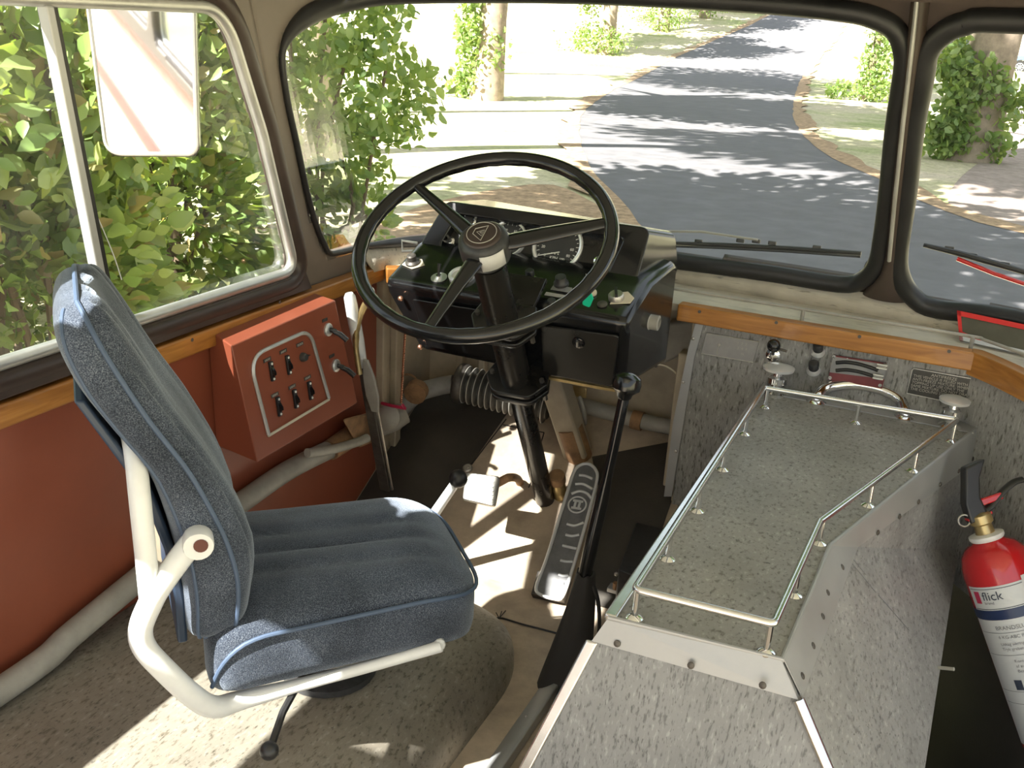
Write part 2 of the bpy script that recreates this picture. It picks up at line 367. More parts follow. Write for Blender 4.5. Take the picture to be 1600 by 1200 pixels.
WR = smooth2(wr+[(ue-.1, zt), (ue-.02, zt-.03), (ue, zt-.1), (ue, zb+.1), (ue-.02, zb+.03), (ue-.1, zb)], 4)
uR = UL[-1]
REAR = r2([(uL-.14, .78), (uL-.14, 1.285), (.6, 1.285), (.6, .78)], .07)
DOOR = r2([(ue+.30, .0), (ue+.30, 1.36), (uR-.3, 1.36), (uR-.3, .0)], .05)

def shell_piece(name, u0, u1, holes, mat, z0=.68, z1=1.40, step=.0125):
    nu, nv = int((u1-u0)/step), int((z1-z0)/step); vid = {}; g = G()
    def vtx(i, j):
        if (i, j) not in vid: vid[(i, j)] = len(g.v); g.v.append(S(u0+(u1-u0)*i/nu, z0+(z1-z0)*j/nv)-Sn(u0+(u1-u0)*i/nu, z0+(z1-z0)*j/nv)*.012)
        return vid[(i, j)]
    for i in range(nu):
        for j in range(nv):
            u, z = u0+(u1-u0)*(i+.5)/nu, z0+(z1-z0)*(j+.5)/nv
            if any(inside(h, u, z) for h in holes): continue
            g.f.append((vtx(i, j), vtx(i+1, j), vtx(i+1, j+1), vtx(i, j+1)))
    return struct(g.obj(name, mat, smooth=60, solid=.022))
u_post = (max(p[0] for p in SIDE)+min(p[0] for p in WL))/2
u_split = Uz(560, 2)[0]
HO = [offs(SIDE, .034), offs(WL, .006), offs(WR, .014), offs(REAR, .008), offs(DOOR, .008)]
shell_piece('trim_1', .45, u_post, HO, 'taupe')
u_split = Uz(540, 6)[0]
shell_piece('trim_2', u_post, u_split, HO, 'taupe'); shell_piece('trim_24', u_split, ue+.12, HO, 'taupe_dark')  # same taupe paint; shade over the windscreens is put into a darker colour
shell_piece('wall_right', ue+.12, uR-.05, HO, 'taupe', z0=-.5, step=.02)

def ring(poly, d, r, lift, flat=1.0, seg=12, u_thin=None):
    q = dense(poly, .02)
    rr = [r if u_thin is None else .007+(r-.007)*min(1, max(0, (p[0]-u_thin+.12)/.3, (p[1]-1.22)/.05)) for p in q]
    k = [x/r for x in rr]; o = offs(q, 1.0); pts = [(p[0]+(a[0]-p[0])*d*s_, p[1]+(a[1]-p[1])*d*s_) for p, a, s_ in zip(q, o, k)]
    return G().tube([S(*p)+Sn(*p)*lift for p in pts], rr, seg, closed=True)
def fillpane(poly, lift=0.0):
    pts = dense(offs(poly, .01), .05); us = [p[0] for p in pts]; zs = [p[1] for p in pts]; g = G(); u0, u1, z0, z1 = min(us), max(us), min(zs), max(zs); nu, nv = int((u1-u0)/.02), int((z1-z0)/.02); vid = {}
    for i in range(nu):
        for j in range(nv):
            u, z = u0+(u1-u0)*(i+.5)/nu, z0+(z1-z0)*(j+.5)/nv
            if not inside(offs_cache[id(poly)], u, z): continue
            q = []
            for a, c in ((i, j), (i+1, j), (i+1, j+1), (i, j+1)):
                if (a, c) not in vid:
                    vid[(a, c)] = len(g.v); uu, zz = u0+(u1-u0)*a/nu, z0+(z1-z0)*c/nv; g.v.append(S(uu, zz)+Sn(uu, zz)*lift)
                q.append(vid[(a, c)])
            g.f.append(tuple(q))
    return g
offs_cache = {id(p): offs(p, .015) for p in (SIDE, WL, WR, REAR)}
um, zm = Uz(100, 210); umul = um
# window_1: side window, sliding pane + fixed pane
w = struct(thing('window_1', S(umul, .78), None, None))
ring(SIDE, .040, .026, .004).obj('rubber_seal', 'rubber_brown', w)
ring(SIDE, .008, .0115, .016).obj('frame', 'alu', w)
zlo, zhi = .775, 1.288
G().loft([[S(umul+du, z)+Sn(umul, z)*(k+.006) for du, k in ((-.011, .0), (.006, .0), (.006, .022), (-.011, .022))] for z in (zlo, zhi)]).obj('mullion', 'alu_flat', w, bevel=.003)
G().loft([[S(umul+.014+du, z)+Sn(umul, z)*k for du, k in ((-.008, -.01), (.008, -.01), (.008, .018), (-.008, .018))] for z in (zlo, zhi)]).obj('mullion_seal', 'rubber', w)
def halfpane(name, cond, lift, mat):
    g = fillpane(SIDE, lift); k = [f for f in g.f if cond(sum((g.v[i].y for i in f))/4)]; g.f = k; o = g.obj(name, mat, w, smooth=0); return o
ym = S(umul, 1.0).y
halfpane('pane', lambda y: y > ym-.01, .0, 'glass_side')
halfpane('pane', lambda y: y < ym+.02, .008, 'glass_dusty')
ck = catmull([Xp(px, py, -1.305) for px, py in ((96, 150), (108, 205), (118, 262), (134, 302), (155, 345), (178, 400), (190, 437))], 5)
G().tube(ck, .0010, 5).obj('crack', 'ext_white', w)
# window_2 / window_3: windscreens
w2 = struct(thing('window_2', S(*Uz(900, 380)), None, None)); ring(WL, .018, .021, .004, u_thin=Uz(560, 6)[0]).obj('rubber_seal', 'rubber', w2); fillpane(WL).obj('pane', 'glass', w2, smooth=0)
w3 = struct(thing('window_3', S(*Uz(1500, 478)), None, None)); ring(WR, .02, .023, .004).obj('rubber_seal', 'rubber', w3); fillpane(WR).obj('pane', 'glass', w3, smooth=0)
w4 = struct(thing('window_4', S(uL-.7, .78), None, None)); ring(REAR, .012, .018, .004).obj('rubber_seal', 'rubber_brown', w4); fillpane(REAR).obj('pane', 'glass_side', w4, smooth=0)

# sill: black rubber infill between the side window and the timber rail
g = G(); g.loft([[S(u, .702)+Sn(u, .7)*.002, S(u, .702)+Sn(u, .7)*.03, S(u, .742)+Sn(u, .74)*.022, S(u, .748)+Sn(u, .74)*.002] for u in np.linspace(.6, u_post-.02, 40)]); struct(g.obj('trim_3', 'rubber_brown', bevel=.003))
# centre pillar cover between the windscreens, with a flared foot and a thin bead
pl = [((1384, 462), .052, .014), ((1386, 448), .040, .018), ((1391, 425), .021, .02), ((1396, 395), .016, .02), ((1405, 300), .0155, .02), ((1418, 180), .0155, .02), ((1430, 80), .017, .02), ((1438, 8), .018, .02), ((1444, -50), .02, .02)]
rings = []; bead = []
for (px, py), hw, dp in pl:
    u, z = Uz(px, py); n_ = Sn(u, z)
    rings.append([S(u+hw*math.cos(a), z)+n_*(.004+dp*max(0, math.sin(a))*1.3) for a in (PI*k/12 for k in range(13))]+[S(u, z)-n_*.02])
    if py < 400: bead.append(S(u-.002, z)+n_*(.006+dp*1.3))
cp = struct(thing('trim_4', S(*Uz(1386, 455)), None, None))
G().loft(rings[::-1]).obj('pillar_cover', 'taupe_dark', cp, smooth=60)
G().tube(bead, .0045, 8).obj('bead', 'alu', cp)
# header panel above the windscreens
hz = []
for k in range(60):
    u = Uz(560, 6)[0]+(ue-Uz(560, 6)[0])*k/59; hz.append([S(u, 1.395)+Sn(u, 1.395)*q for q in (0, .05)]+[S(u, 1.46)+Sn(u, 1.39)*q for q in (.05, 0)])
struct(G().loft(hz).obj('trim_5', 'taupe_dark', smooth=60))
# ceiling
cpts = [S(u, 1.40) for u in np.linspace(1.75, uR-1.9, 150)]
RLX0, RLX1, RLY0, RLY1 = -1.285, -1.15, .33, .60      # added roof opening, unseen, lets sun onto the seat back
fr_ = [p for p in cpts if p.y > RLY1]; g = G()
g.prism([V((p.x, max(p.y, RLY1), 1.405)) for p in fr_], (0, 0, .05))
g.box(((RLX1+1.04)/2, (RLY0+RLY1)/2, 1.43), (1.04-RLX1, RLY1-RLY0, .05)); g.box(((-1.31+RLX0)/2, (RLY0+RLY1)/2, 1.43), (RLX0+1.31, RLY1-RLY0, .05)); Q0, Q1 = -.13, .07
for ya, yb, hole in ((-1.25, Q0, 0), (Q0, Q1, 1), (Q1, RLY0, 0)):
    if not hole: g.box((-.135, (ya+yb)/2, 1.43), (2.35, yb-ya, .05))
    else: g.box(((RLX1+1.04)/2, (ya+yb)/2, 1.43), (1.04-RLX1, yb-ya, .05)); g.box(((-1.31+RLX0)/2, (ya+yb)/2, 1.43), (RLX0+1.31, yb-ya, .05))
struct(G().box(((RLX0+RLX1)/2, (Q0+Q1)/2, 1.44), (RLX1-RLX0, Q1-Q0, .004)).obj('added_sun_pane_2', 'glass', smooth=0))  # second added opening, unseen; sun through it lights the cushion
struct(g.obj('ceiling', 'white_paint', smooth=0))
struct(G().box(((RLX0+RLX1)/2, (RLY0+RLY1)/2, 1.44), (RLX1-RLX0, RLY1-RLY0, .004)).obj('added_sun_pane_1', 'glass', smooth=0))  # pane of the first added opening

# ------------------------------------------------------------------ lower walls, floor
g = G().box((-1.347, -.425, .2425), (.03, 5.15, .895)); struct(g.obj('wall_left', 'red_paint'))
struct(G().box((-1.385, -.42, -.05), (.045, 5.0, 1.36)).obj('trim_6', 'cream_body'))
struct(G().box((-1.412, -.42, .30), (.012, 5.0, .09)).obj('trim_7', 'red_body'))
# floor with sloping toe board
TS = .545
def toe(x, y): return V((x, y, max(0, (y-1.95)*TS)))
g = G().prism([(-1.33, -3, 0), (-1.33, 1.95, 0), (-1.33, 2.46, .51*TS), (-1.33, 2.46, .51*TS-.03), (-1.33, 1.95, -.03), (-1.33, -3, -.03)], (.83, 0, 0))
g.prism([(-.5, -3, 0), (-.5, .92, 0), (-.5, .92, -.03), (-.5, -3, -.03)], (1.55, 0, 0)); g.box((-.25, 1.6, -.02), (.5, 1.36, .03))
struct(g.obj('floor', 'floor_mat', smooth=0))
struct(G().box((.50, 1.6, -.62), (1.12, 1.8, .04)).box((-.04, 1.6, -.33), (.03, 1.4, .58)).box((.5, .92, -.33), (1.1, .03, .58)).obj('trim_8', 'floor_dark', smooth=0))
# wheel arch under the seat: flat on top, rounded off to the front and to the gangway
def arch(i, j):
    y = -.6+i*2.38; zt = .18 if y < 1.30 else .18*math.sqrt(max(0, 1-((y-1.30)/.48)**2))
    xr = -.655 - (0 if y < 1.5 else .12*((y-1.5)/.28)**3)
    q = j*(PI/2); r = .165
    if j < .5: x = -1.33+(xr-r+1.33)*(j/.5); return V((x, y, zt-.001))
    a = (j-.5)/.5*PI/2; return V((xr-r+r*math.sin(a), y, zt*math.cos(a)**.75))
arch_o = struct(G().grid(arch, 90, 40).obj('trim_9', 'lino_arch', smooth=60))
# front panel behind the pedals, return beside the bulkhead
wf = G().box((-.92, 2.465, .35), (.86, .03, .72)); wf.box((-.505, 2.36, .33), (.03, .2, .68)); struct(wf.obj('wall_front', 'beige_paint', smooth=0))
# ribs on the front panel and its return along the side
g = G().box((-1.347, 2.315, .2425), (.03, .33, .895)).box((-1.322, 2.162, .36), (.022, .02, .62)).box((-1.322, 2.235, .36), (.022, .03, .62))
for x in (-1.15, -1.22): g.box((x, 2.435, .42), (.02, .03, .5))
g.box((-.535, 2.30, .38), (.03, .05, .36)); struct(g.obj('trim_10', 'beige_paint', bevel=.004))
# bulkhead panel: flat in front of the engine, sweeping back on the door side
path = [(-.515, 2.255), (-.3, 2.255), (.092, 2.255)]+[(p.x, p.y) for p in catmull([(.092, 2.255, 0), (.145, 2.205, 0), (.21, 2.125, 0), (.36, 1.93, 0), (.6, 1.72, 0), (1.0, 1.5, 0)], 5)][1:]
rr = []
for k, (x, y) in enumerate(path):
    a = V(path[max(0, k-1)]); b_ = V(path[min(len(path)-1, k+1)]); t = (b_-a).normalized(); n_ = V((t.y, -t.x)); lo = .17 if x > .12 else .12
    rr.append([V((x, y, lo)), V((x, y, .662)), V((x-n_.x*.02, y-n_.y*.02, .662)), V((x-n_.x*.02, y-n_.y*.02, lo))])
bulk = struct(G().loft(rr).obj('trim_11', 'lino_vert', smooth=30))
# aluminium edging down the left side of the bulkhead
pe = [Yp(*p, 2.252) for p in ((1088, 503), (1100, 506), (1085, 560), (1062, 700), (1050, 775), (1038, 775), (1052, 660), (1076, 545))]
t_ = struct(thing('trim_12', pe[4], None, None)); G().prism(pe, (0, -.004, 0)).obj('edging', 'alu_flat', t_)
for p in ((1083, 529), (1067, 597), (1056, 705)): G().lathe([(.0045, 0), (.0045, .002), (.002, .003)], Yp(*p, 2.247), (0, -1, 0), 10).obj('screw', 'steel', t_)
# windscreen ledge
lb = [V((x, y, .672)) for x, y in [(-1.33, 2.147), (-1.26, 2.16), (-1.12, 2.245), (-.56, 2.25)]+path[2:]]
ls = [S(u, .70) for u in np.linspace(Uz(505, 398)[0]-.1, ue+.3, 70)]
led = G().prism([V((p.x, p.y, .672)) for p in lb]+[V((p.x, p.y, .672)) for p in ls[::-1]], (0, 0, .017)); struct(led.obj('trim_13', 'lino_ledge', smooth=0))
# sloping lino panel from the ledge up to the windscreen rubber
lf = [[V((p.x, p.y, .690)) for p in ls], [S(u, .742)+Sn(u, .742)*.004 for u in np.linspace(Uz(560, 388)[0], ue+.3, 70)]]
lf[0] = [S(u, .690)+Sn(u, .7)*.035 for u in np.linspace(Uz(560, 388)[0], ue+.3, 70)]
struct(G().loft(lf, cap=False, closed=False).obj('trim_19', 'lino_ledge', smooth=60, solid=.004))
# dark recess below the bulkhead in the step well, dark rubber mats on the toe board
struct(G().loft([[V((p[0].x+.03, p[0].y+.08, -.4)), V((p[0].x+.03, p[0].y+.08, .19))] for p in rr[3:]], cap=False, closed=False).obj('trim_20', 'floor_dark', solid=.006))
tnm = norm(V((0, -TS, 1)))
def TM(px, py): return PL(px, py, V((0, 1.95, 0)), tnm)
mt = [TM(790, 650), TM(733, 731), TM(700, 775), V((-1.16, 1.95, 0)), V((-1.325, 1.95, 0)), toe(-1.325, 2.44), toe(-1.05, 2.44)]
struct(G().prism([p+tnm*.001 for p in mt], tnm*.003).obj('trim_21', 'floor_dark', smooth=0))
struct(G().prism([V((-1.325, 1.70, .001)), V((-1.10, 1.72, .001)), V((-1.16, 1.949, .001)), V((-1.325, 1.949, .001))], (0, 0, .003)).obj('trim_22', 'floor_dark', smooth=0))
mt = [TM(925, 715), TM(1046, 692), TM(1052, 775), V((-.505, 1.96, .005)), V((-.64, 1.96, .005)), TM(925, 850), TM(935, 760)]
struct(G().prism([p+tnm*.001 for p in mt], tnm*.003).obj('trim_23', 'floor_dark', smooth=0))
# varnished timber rails
t1 = struct(thing('trim_14', (-1.3, 1.5, .655), None, None)); G().box((-1.3165, .532, .675), (.035, 3.225, .04)).obj('rail', 'wood', t1, bevel=.004)
for p in ((437, 472), (300, 531), (150, 594)): G().lathe([(.004, 0), (.004, .001)], Xp(*p, -1.2995), (1, 0, 0), 8).obj('screw', 'steel_dark', t1)
t2 = struct(thing('trim_15', (-.25, 2.24, .655), None, None)); G().box((-.2245, 2.2425, .675), (.656, .035, .041)).obj('rail', 'wood', t2, bevel=.004)
for p in ((1093, 487), (1213, 504), (1343, 526), (1483, 549)): G().lathe([(.004, 0), (.004, .001)], Yp(*p, 2.2245), (0, -1, 0), 8).obj('screw', 'steel_dark', t2)
t3 = struct(thing('trim_16', (.2, 2.1, .655), None, None)); rr = []
for k in range(3, len(path)):
    x, y = path[k]; a = V(path[k-1]); b_ = V(path[min(len(path)-1, k+1)]); t = (b_-a).normalized(); n_ = V((t.y, -t.x))
    rr.append([V((x+n_.x*d, y+n_.y*d, z)) for d, z in ((.022, .645), (.022, .697), (-.012, .697), (-.012, .645))])
rr.insert(0, [V((.088, p.y, p.z)) for p in rr[0]]); G().loft(rr).obj('rail', 'wood', t3, smooth=30, bevel=.004)
t4 = struct(thing('trim_17', (-1.2, 2.24, .655), None, None)); G().box((-1.21, 2.185, .675), (.20, .035, .04), (norm((.17, .13, 0)), norm((-.13, .17, 0)), V((0, 0, 1)))).obj('rail', 'wood', t4, bevel=.004)
# red panel in the door corner under the timber
rp = [[V((x+(.022), y-.022, z)) for z in (.30, .645)] for x, y in path[8:]]
struct(G().loft(rp, cap=False, closed=False).obj('trim_18', 'red_paint', smooth=30, solid=.004))
# ------------------------------------------------------------------ driver's seat (turned towards the gangway)
az = math.radians(47); SS = V((math.sin(az), math.cos(az), 0)); ST = V((math.cos(az), -math.sin(az), 0)); SO = V((-.85, 1.16, 0))
def sp3(s, t, z): return SO+SS*s+ST*t+V((0, 0, z))
seat = thing('driver_seat', (SO.x, SO.y, .18), "driver's seat in blue velour with white tubular frame, beside the red side wall", 'seat')
# cushion
out2 = roundpoly([(-.165, -.195, 0), (.272, -.20, 0), (.278, .13, 0), (-.165, .19, 0)], [.05, .09, .13, .05], 10)
out2 = dense([(p.x, p.y) for p in out2], .014); cx, cy = .06, -.01
def ring_at(ins, z, crown=0, rib=0):
    r = []
    for s, t in out2:
        qx = min(max(s, .03), .075); d = math.hypot(s-qx, t-cy); k = max(0.0, 1-ins/.20*(1 if ins > .03 else .20/d)); s2, t2 = qx+(s-qx)*k, cy+(t-cy)*k
        zz = z - (.03*max(0, (s2-.15)/.125)**2 if s2 > .15 else 0) + rib*abs(math.sin(PI*(t2-cy)/.058))**.5
        r.append(sp3(s2, t2, zz))
    return r
lv = [(.018, .362), (.004, .368), (0, .388), (0, .43), (.002, .452), (.006, .458), (.016, .468), (.035, .476), (.06, .478, 0, .003), (.08, .479, 0, .006), (.10, .479, 0, .006), (.115, .479, 0, .006), (.13, .479, 0, .006), (.145, .479, 0, .006), (.16, .479, 0, .006), (.172, .479, 0, .006), (.184, .479, 0, .006), (.192, .479, 0, .006), (.1965, .479, 0, .006), (.1995, .479, 0, .006)]
cush = G().loft([ring_at(*l) for l in lv]).obj('cushion', 'velour', seat, smooth=60)
rp0 = ring_at(-.002, .455); i0 = max(range(len(rp0)), key=lambda i: (rp0[i]-SO).dot(ST)-(rp0[i]-SO).dot(SS)*1.2)
rq = rp0[i0:]+rp0[:i0]; dn = lambda p, k: p-V((0, 0, .082*k))
d0 = 1 if (rq[6]-SO).dot(SS) > (rq[0]-SO).dot(SS) else -1
rq = rq if d0 > 0 else [rq[0]]+rq[1:][::-1]
for i in range(9): rq[i] = dn(rq[i], (1-i/9)**2.2)
G().tube(rq, .0035, 8).obj('piping', 'piping', cush)
# backrest: rings up a leaning spine (it sits a few degrees off square to the cushion)
ab = math.radians(42); SSb, STb = V((math.sin(ab), math.cos(ab), 0)), V((math.cos(ab), -math.sin(ab), 0)); PVb = sp3(-.14, .16, 0)
def spb(s, t, z): return PVb+SSb*(s+.14)+STb*(t-.16)+V((0, 0, z))
prof = [(.455, -.10, -.18, .15), (.47, -.09, -.19, .166), (.54, -.085, -.19, .176), (.62, -.105, -.197, .178), (.72, -.15, -.222, .178), (.80, -.19, -.263, .174), (.86, -.216, -.294, .168), (.91, -.238, -.312, .158), (.942, -.253, -.317, .144), (.962, -.266, -.313, .122), (.972, -.278, -.304, .095)]
pp = catmull([(z, f, b) for z, f, b, w_ in prof], 4); pw = catmull([(w_, 0, 0) for *_, w_ in prof], 4); rings = []; pip = []; pipb = []; pipr = []; r0s = []
for q, w_ in zip(pp, pw):
    z, f, b_ = q; z = z if z < .72 else .72+(z-.72)*.875; hw = w_.x; mid = (f+b_)/2; hd = (f-b_)/2; r = []
    lean = .30; r0 = []
    for k in range(72):
        a = 2*PI*k/72; e = 2/4.2; c_, s_ = math.cos(a), math.sin(a)
        tt = hw*math.copysign(abs(c_)**e, c_); dd = hd*math.copysign(abs(s_)**(2/3.0), s_)
        r0.append(spb(mid+dd, .004+tt, z+dd*lean))
        if s_ > .35: dd += (.012*abs(math.sin(PI*tt/.05))**.6 - .012*(1-(tt/hw)**2) + .004)*min(1, (s_-.35)/.2)*min(1, max(0, (z-.5)/.08))
        r.append(spb(mid+dd, .004+tt, z+dd*lean))
    rings.append(r)
    r0s.append(r0); pip.append(r0[3]+ST*.001); pipb.append(r0[66]); pipr.append(r0[33])
back = G().loft(rings).obj('backrest', 'velour', seat, smooth=60)
def offp(P): return [p+ST*.001 for p in P]
pl_ = pip[2::2]+[pip[-1]]; pr_ = pipr[2::2]+[pipr[-1]]; top = [pip[-1]*(1-k)+pipr[-1]*k+V((0, 0, .004)) for k in (.15, .35, .5, .65, .85)]
G().tube(catmull(pl_+top+pr_[::-1], 3), .0034, 8).obj('piping', 'piping', back)
G().tube(pipb[2:-2], .003, 8).obj('piping', 'piping', back)
bb = [[spb((b_)-.008, t, z-.04) for t in (-.13, .13)]+[spb(b_+.006, t, z-.04) for t in (.13, -.13)] for z, f, b_, w_ in prof[1:7]]
G().loft(bb).obj('back_board', 'seat_back_board', seat, bevel=.004)
# frame tubes
near = [(.19, .366), (.05, .349), (-.11, .336), (-.155, .343), (-.185, .378), (-.224, .44), (-.243, .475), (-.245, .505), (-.231, .54), (-.213, .572), (-.167, .624)]
def rail(t, name):
    P = catmull([sp3(s, t-(.05 if s > .1 else .045 if s > 0 else .035 if s > -.13 else .018 if s > -.17 else .006 if z < .4 else 0), z) for s, z in near], 4); rr = [.0095+.007*min(1, max(0, ((-(p-SO).dot(SS))-.02)/.13)) for p in P]
    g = G().tube(P, rr, 14); g.lathe([(.0195, -.014), (.0205, -.011), (.0205, .011), (.0195, .014)], sp3(-.164, t, .627), ST, 18); o = g.obj(name, 'white_paint', seat)
    G().lathe([(.0095, .0142), (.0095, .0155), (.001, .0155)], sp3(-.161, t, .629), ST*(1 if t > 0 else -1), 16).obj('pivot_hole', 'hole', o)
    if t > 0: G().tube(catmull([sp3(-.230, t, .535), sp3(-.231, t-.004, .62), sp3(-.233, t-.015, .70), sp3(-.236, t-.05, .745), sp3(-.245, t-.12, .76)], 5), .0145, 12).obj('back_stay', 'white_paint', o)
rail(.195, 'frame_tube')
bq = roundpoly([PL(*p, sp3(0, -.19, 0), ST) for p in ((226, 716), (204, 765), (206, 810), (226, 850), (258, 880), (275, 850), (262, 760))], .02, 4); bl = G().loft([bq, [p+ST*.02 for p in bq]]); bl.obj('side_plate', 'beige_paint', seat, bevel=.006)
g = G(); g.box(sp3(.03, -.02, .352), (.34, .31, .014), (SS, ST, V((0, 0, 1)))); g.tube([sp3(.19, -.17, .362), sp3(.19, .145, .366)], .011, 10); g.obj('seat_pan', 'white_paint', seat, bevel=.004)
G().lathe([(.085, 0), (.085, .012), (.05, .02), (.045, .15), (.08, .16)], (SO.x+SS.x*.05-ST.x*.09, SO.y+SS.y*.05-ST.y*.09, .182), (0, 0, 1), 24).obj('pedestal', 'black_worn', seat)
lev = G().tube([sp3(-.02, .12, .335), sp3(-.06, .185, .32), sp3(-.08, .225, .30)], .006, 8); lev.ball(sp3(-.085, .235, .297), .014); lev.obj('adjusting_lever', 'black_plastic', seat)

# ------------------------------------------------------------------ steering column and wheel
WC = V((-.812, 1.695, .903)); tt_ = math.radians(32.2); sd = math.radians(1.4)
WN = V((math.sin(sd), -math.sin(tt_)*math.cos(sd), math.cos(tt_)*math.cos(sd)))
col = thing('steering_column', WC-WN*1.03, 'black steering column with bolted clamps rising from the toe board', 'steering column')
G().tube([WC-WN*.06, WC-WN*.30, WC-WN*.47], .034, 20).tube([WC-WN*.46, WC-WN*1.04], .0255, 18).obj('tube', 'black_enamel', col)
wx = norm(WN.cross(V((0, 0, 1)).cross(WN)).cross(WN)) if False else norm(V((0, 0, 1)).cross(WN)); wy = WN.cross(wx)   # wx across the bus, wy up the wheel's slope
if wx.x < 0: wx, wy = -wx, -wy
for L, hw in ((.235, .06), (.43, .062)):
    c = WC-WN*L
    for dz, nm in ((.0, 'clamp'), (-.022, 'clamp_half')):
        g = G(); poly = roundpoly([c+wx*a+wy*b_ for a, b_ in ((-hw-.012, .0), (-.045, -.046), (.045, -.046), (hw+.012, .0), (hw, .05), (-hw, .05))], [.012, .03, .03, .012, .004, .004], 5)
        g.prism([p+WN*dz for p in poly], WN*.012); cl = g.obj(nm, 'black_enamel', col, bevel=.003)
    for a in (-hw+.002, hw-.002):
        G().tube([c+wx*a+wy*.005+WN*.02, c+wx*a+wy*.005-WN*.05], .006, 6).obj('bolt', 'steel_dark', cl)
    G().box(c+wy*.09+WN*.0, (.10, .10, .012), (wx, wy, WN)).obj('bracket', 'black_enamel', cl, bevel=.002)
wh = thing('steering_wheel', WC, 'large black three-spoke steering wheel with triangular emblem on its hub', 'steering wheel')
R0 = .2455
g = G(); n = 96; rings = []
for k in range(n):
    a = 2*PI*k/n; c = WC+(wx*math.cos(a)+wy*math.sin(a))*R0; e = wx*math.cos(a)+wy*math.sin(a); r = []
    for q in range(14):
        b_ = 2*PI*q/14; rr = .0148*(1-.045*(1+math.cos(a*36))*(1 if math.cos(b_) < -.2 else 0)); r.append(c+e*math.cos(b_)*rr+WN*math.sin(b_)*rr)
    rings.append(r)
g.loft(rings, wrap=True).obj('rim', 'black_gloss', wh, smooth=60)
def ang(px, py):
    p = PL(px, py, WC, WN)-WC; return math.atan2(p.dot(wy), p.dot(wx))
for px, py, kind in ((661, 299, 0), (955, 347, 1), (668, 515, 0)):
    a = ang(px, py); e = wx*math.cos(a)+wy*math.sin(a); f = WN.cross(e); rings = []
    for d, hw, hh, dz in ((.035, .019, .011, -.014), (.06, .0175 if not kind else .021, .010, -.012), (.12, .0145 if not kind else .0195, .009, -.007), (.20, .0115 if not kind else .0155, .0075, -.002), (.232, .011 if not kind else .0135, .007, 0), (.243, .014, .008, 0)):
        c = WC+e*d+WN*dz; rings.append([c+f*math.cos(q)*hw+WN*math.sin(q)*hh for q in (2*PI*k/14 for k in range(14))])
    G().loft(rings).obj('spoke', 'black_gloss', wh)
HB = [(.026, -.085), (.030, -.06), (.036, -.052), (.047, -.042), (.050, -.03), (.050, -.005), (.048, .006), (.040, .013), (.038, .0135)]
hub = G().lathe(HB, WC, WN, 36).obj('hub', 'black_worn', wh)
cap = G().lathe([(.038, .0), (.038, .013), (.035, .0165), (.02, .0185), (.0005, .019)], WC, WN, 36).obj('hub_cap', 'rubber_brown', hub)
# emblem: outlined six-sided figure around a small triangle inside a thin ring
h0 = WC+WN*.0205
def eline(pts, r=.0009, closed=True): return G().tube([h0+wx*a+wy*b_ for a, b_ in pts], r, 6, closed=closed)
ra = math.radians(0)
g = eline([(.029*math.cos(q), .029*math.sin(q)) for q in (2*PI*k/40 for k in range(40))], .0008)
g.tube([p for p in [h0+wx*a+wy*b_ for a, b_ in ((.006, .021), (-.016, .008), (-.016, -.006), (.006, -.021))]], .0009, 6, closed=True)
g.tube([h0+wx*a+wy*b_ for a, b_ in ((.003, .008), (-.010, 0), (.003, -.009))], .0009, 6, closed=True)
g.tube([h0+wx*a+wy*b_ for a, b_ in ((.0005, .003), (-.004, 0), (.0005, -.003))], .0008, 6, closed=True)
g.obj('emblem', 'mark_dim', cap)
# strip of paper tape round the hub
a0, a1 = ang(765, 425), ang(806, 402); a0 = -1.35; a1 = -.35; st = []
for k in range(13):
    a = a0+(a1-a0)*k/12; e = wx*math.cos(a)+wy*math.sin(a); st.append([WC+e*.0512+WN*.003, WC+e*.0512-WN*.034])
G().loft(st, cap=False, closed=False).obj('paper_tape', 'paper', hub, smooth=60, solid=.0008)

# ------------------------------------------------------------------ dashboard
dash = thing('dashboard', (-.86, 2.0, .55), 'black metal dashboard with round gauges and switches below the left windscreen', 'dashboard')
XL, XR = -1.146, -.584
def pf(px, py, y=1.9): return Yp(px, py, y)
# console body: profile in y-z swept across the bus, slightly narrower at the bottom
profL = [(1.965, .555), (1.905, .70), (1.897, .722), (1.903, .735), (2.04, .790), (2.16, .812), (2.19, .80), (2.19, .56)]
def sweep(prof, xs): return [[V((x, y, z)) for y, z in prof] for x in xs]
rings = []
for x, ins in ((-1.155, .012), (-1.147, .003), (-1.13, 0), (-.60, 0), (-.582, .003), (-.572, .012)):
    cyy, czz = 2.05, .68; r = []
    for y, z in profL:
        xx = x
        if z < .6 and x < -.9: xx = x+.055
        if z < .6 and x > -.9: xx = x-.015
        if y > 2.1 and x > -.9: xx = x+.02
        r.append(V((xx, y+(cyy-y)*ins/.15, z+(czz-z)*ins/.15)))
    rings.append(r)
G().loft(rings).obj('console', 'black_gloss', dash, smooth=35, bevel=.011)
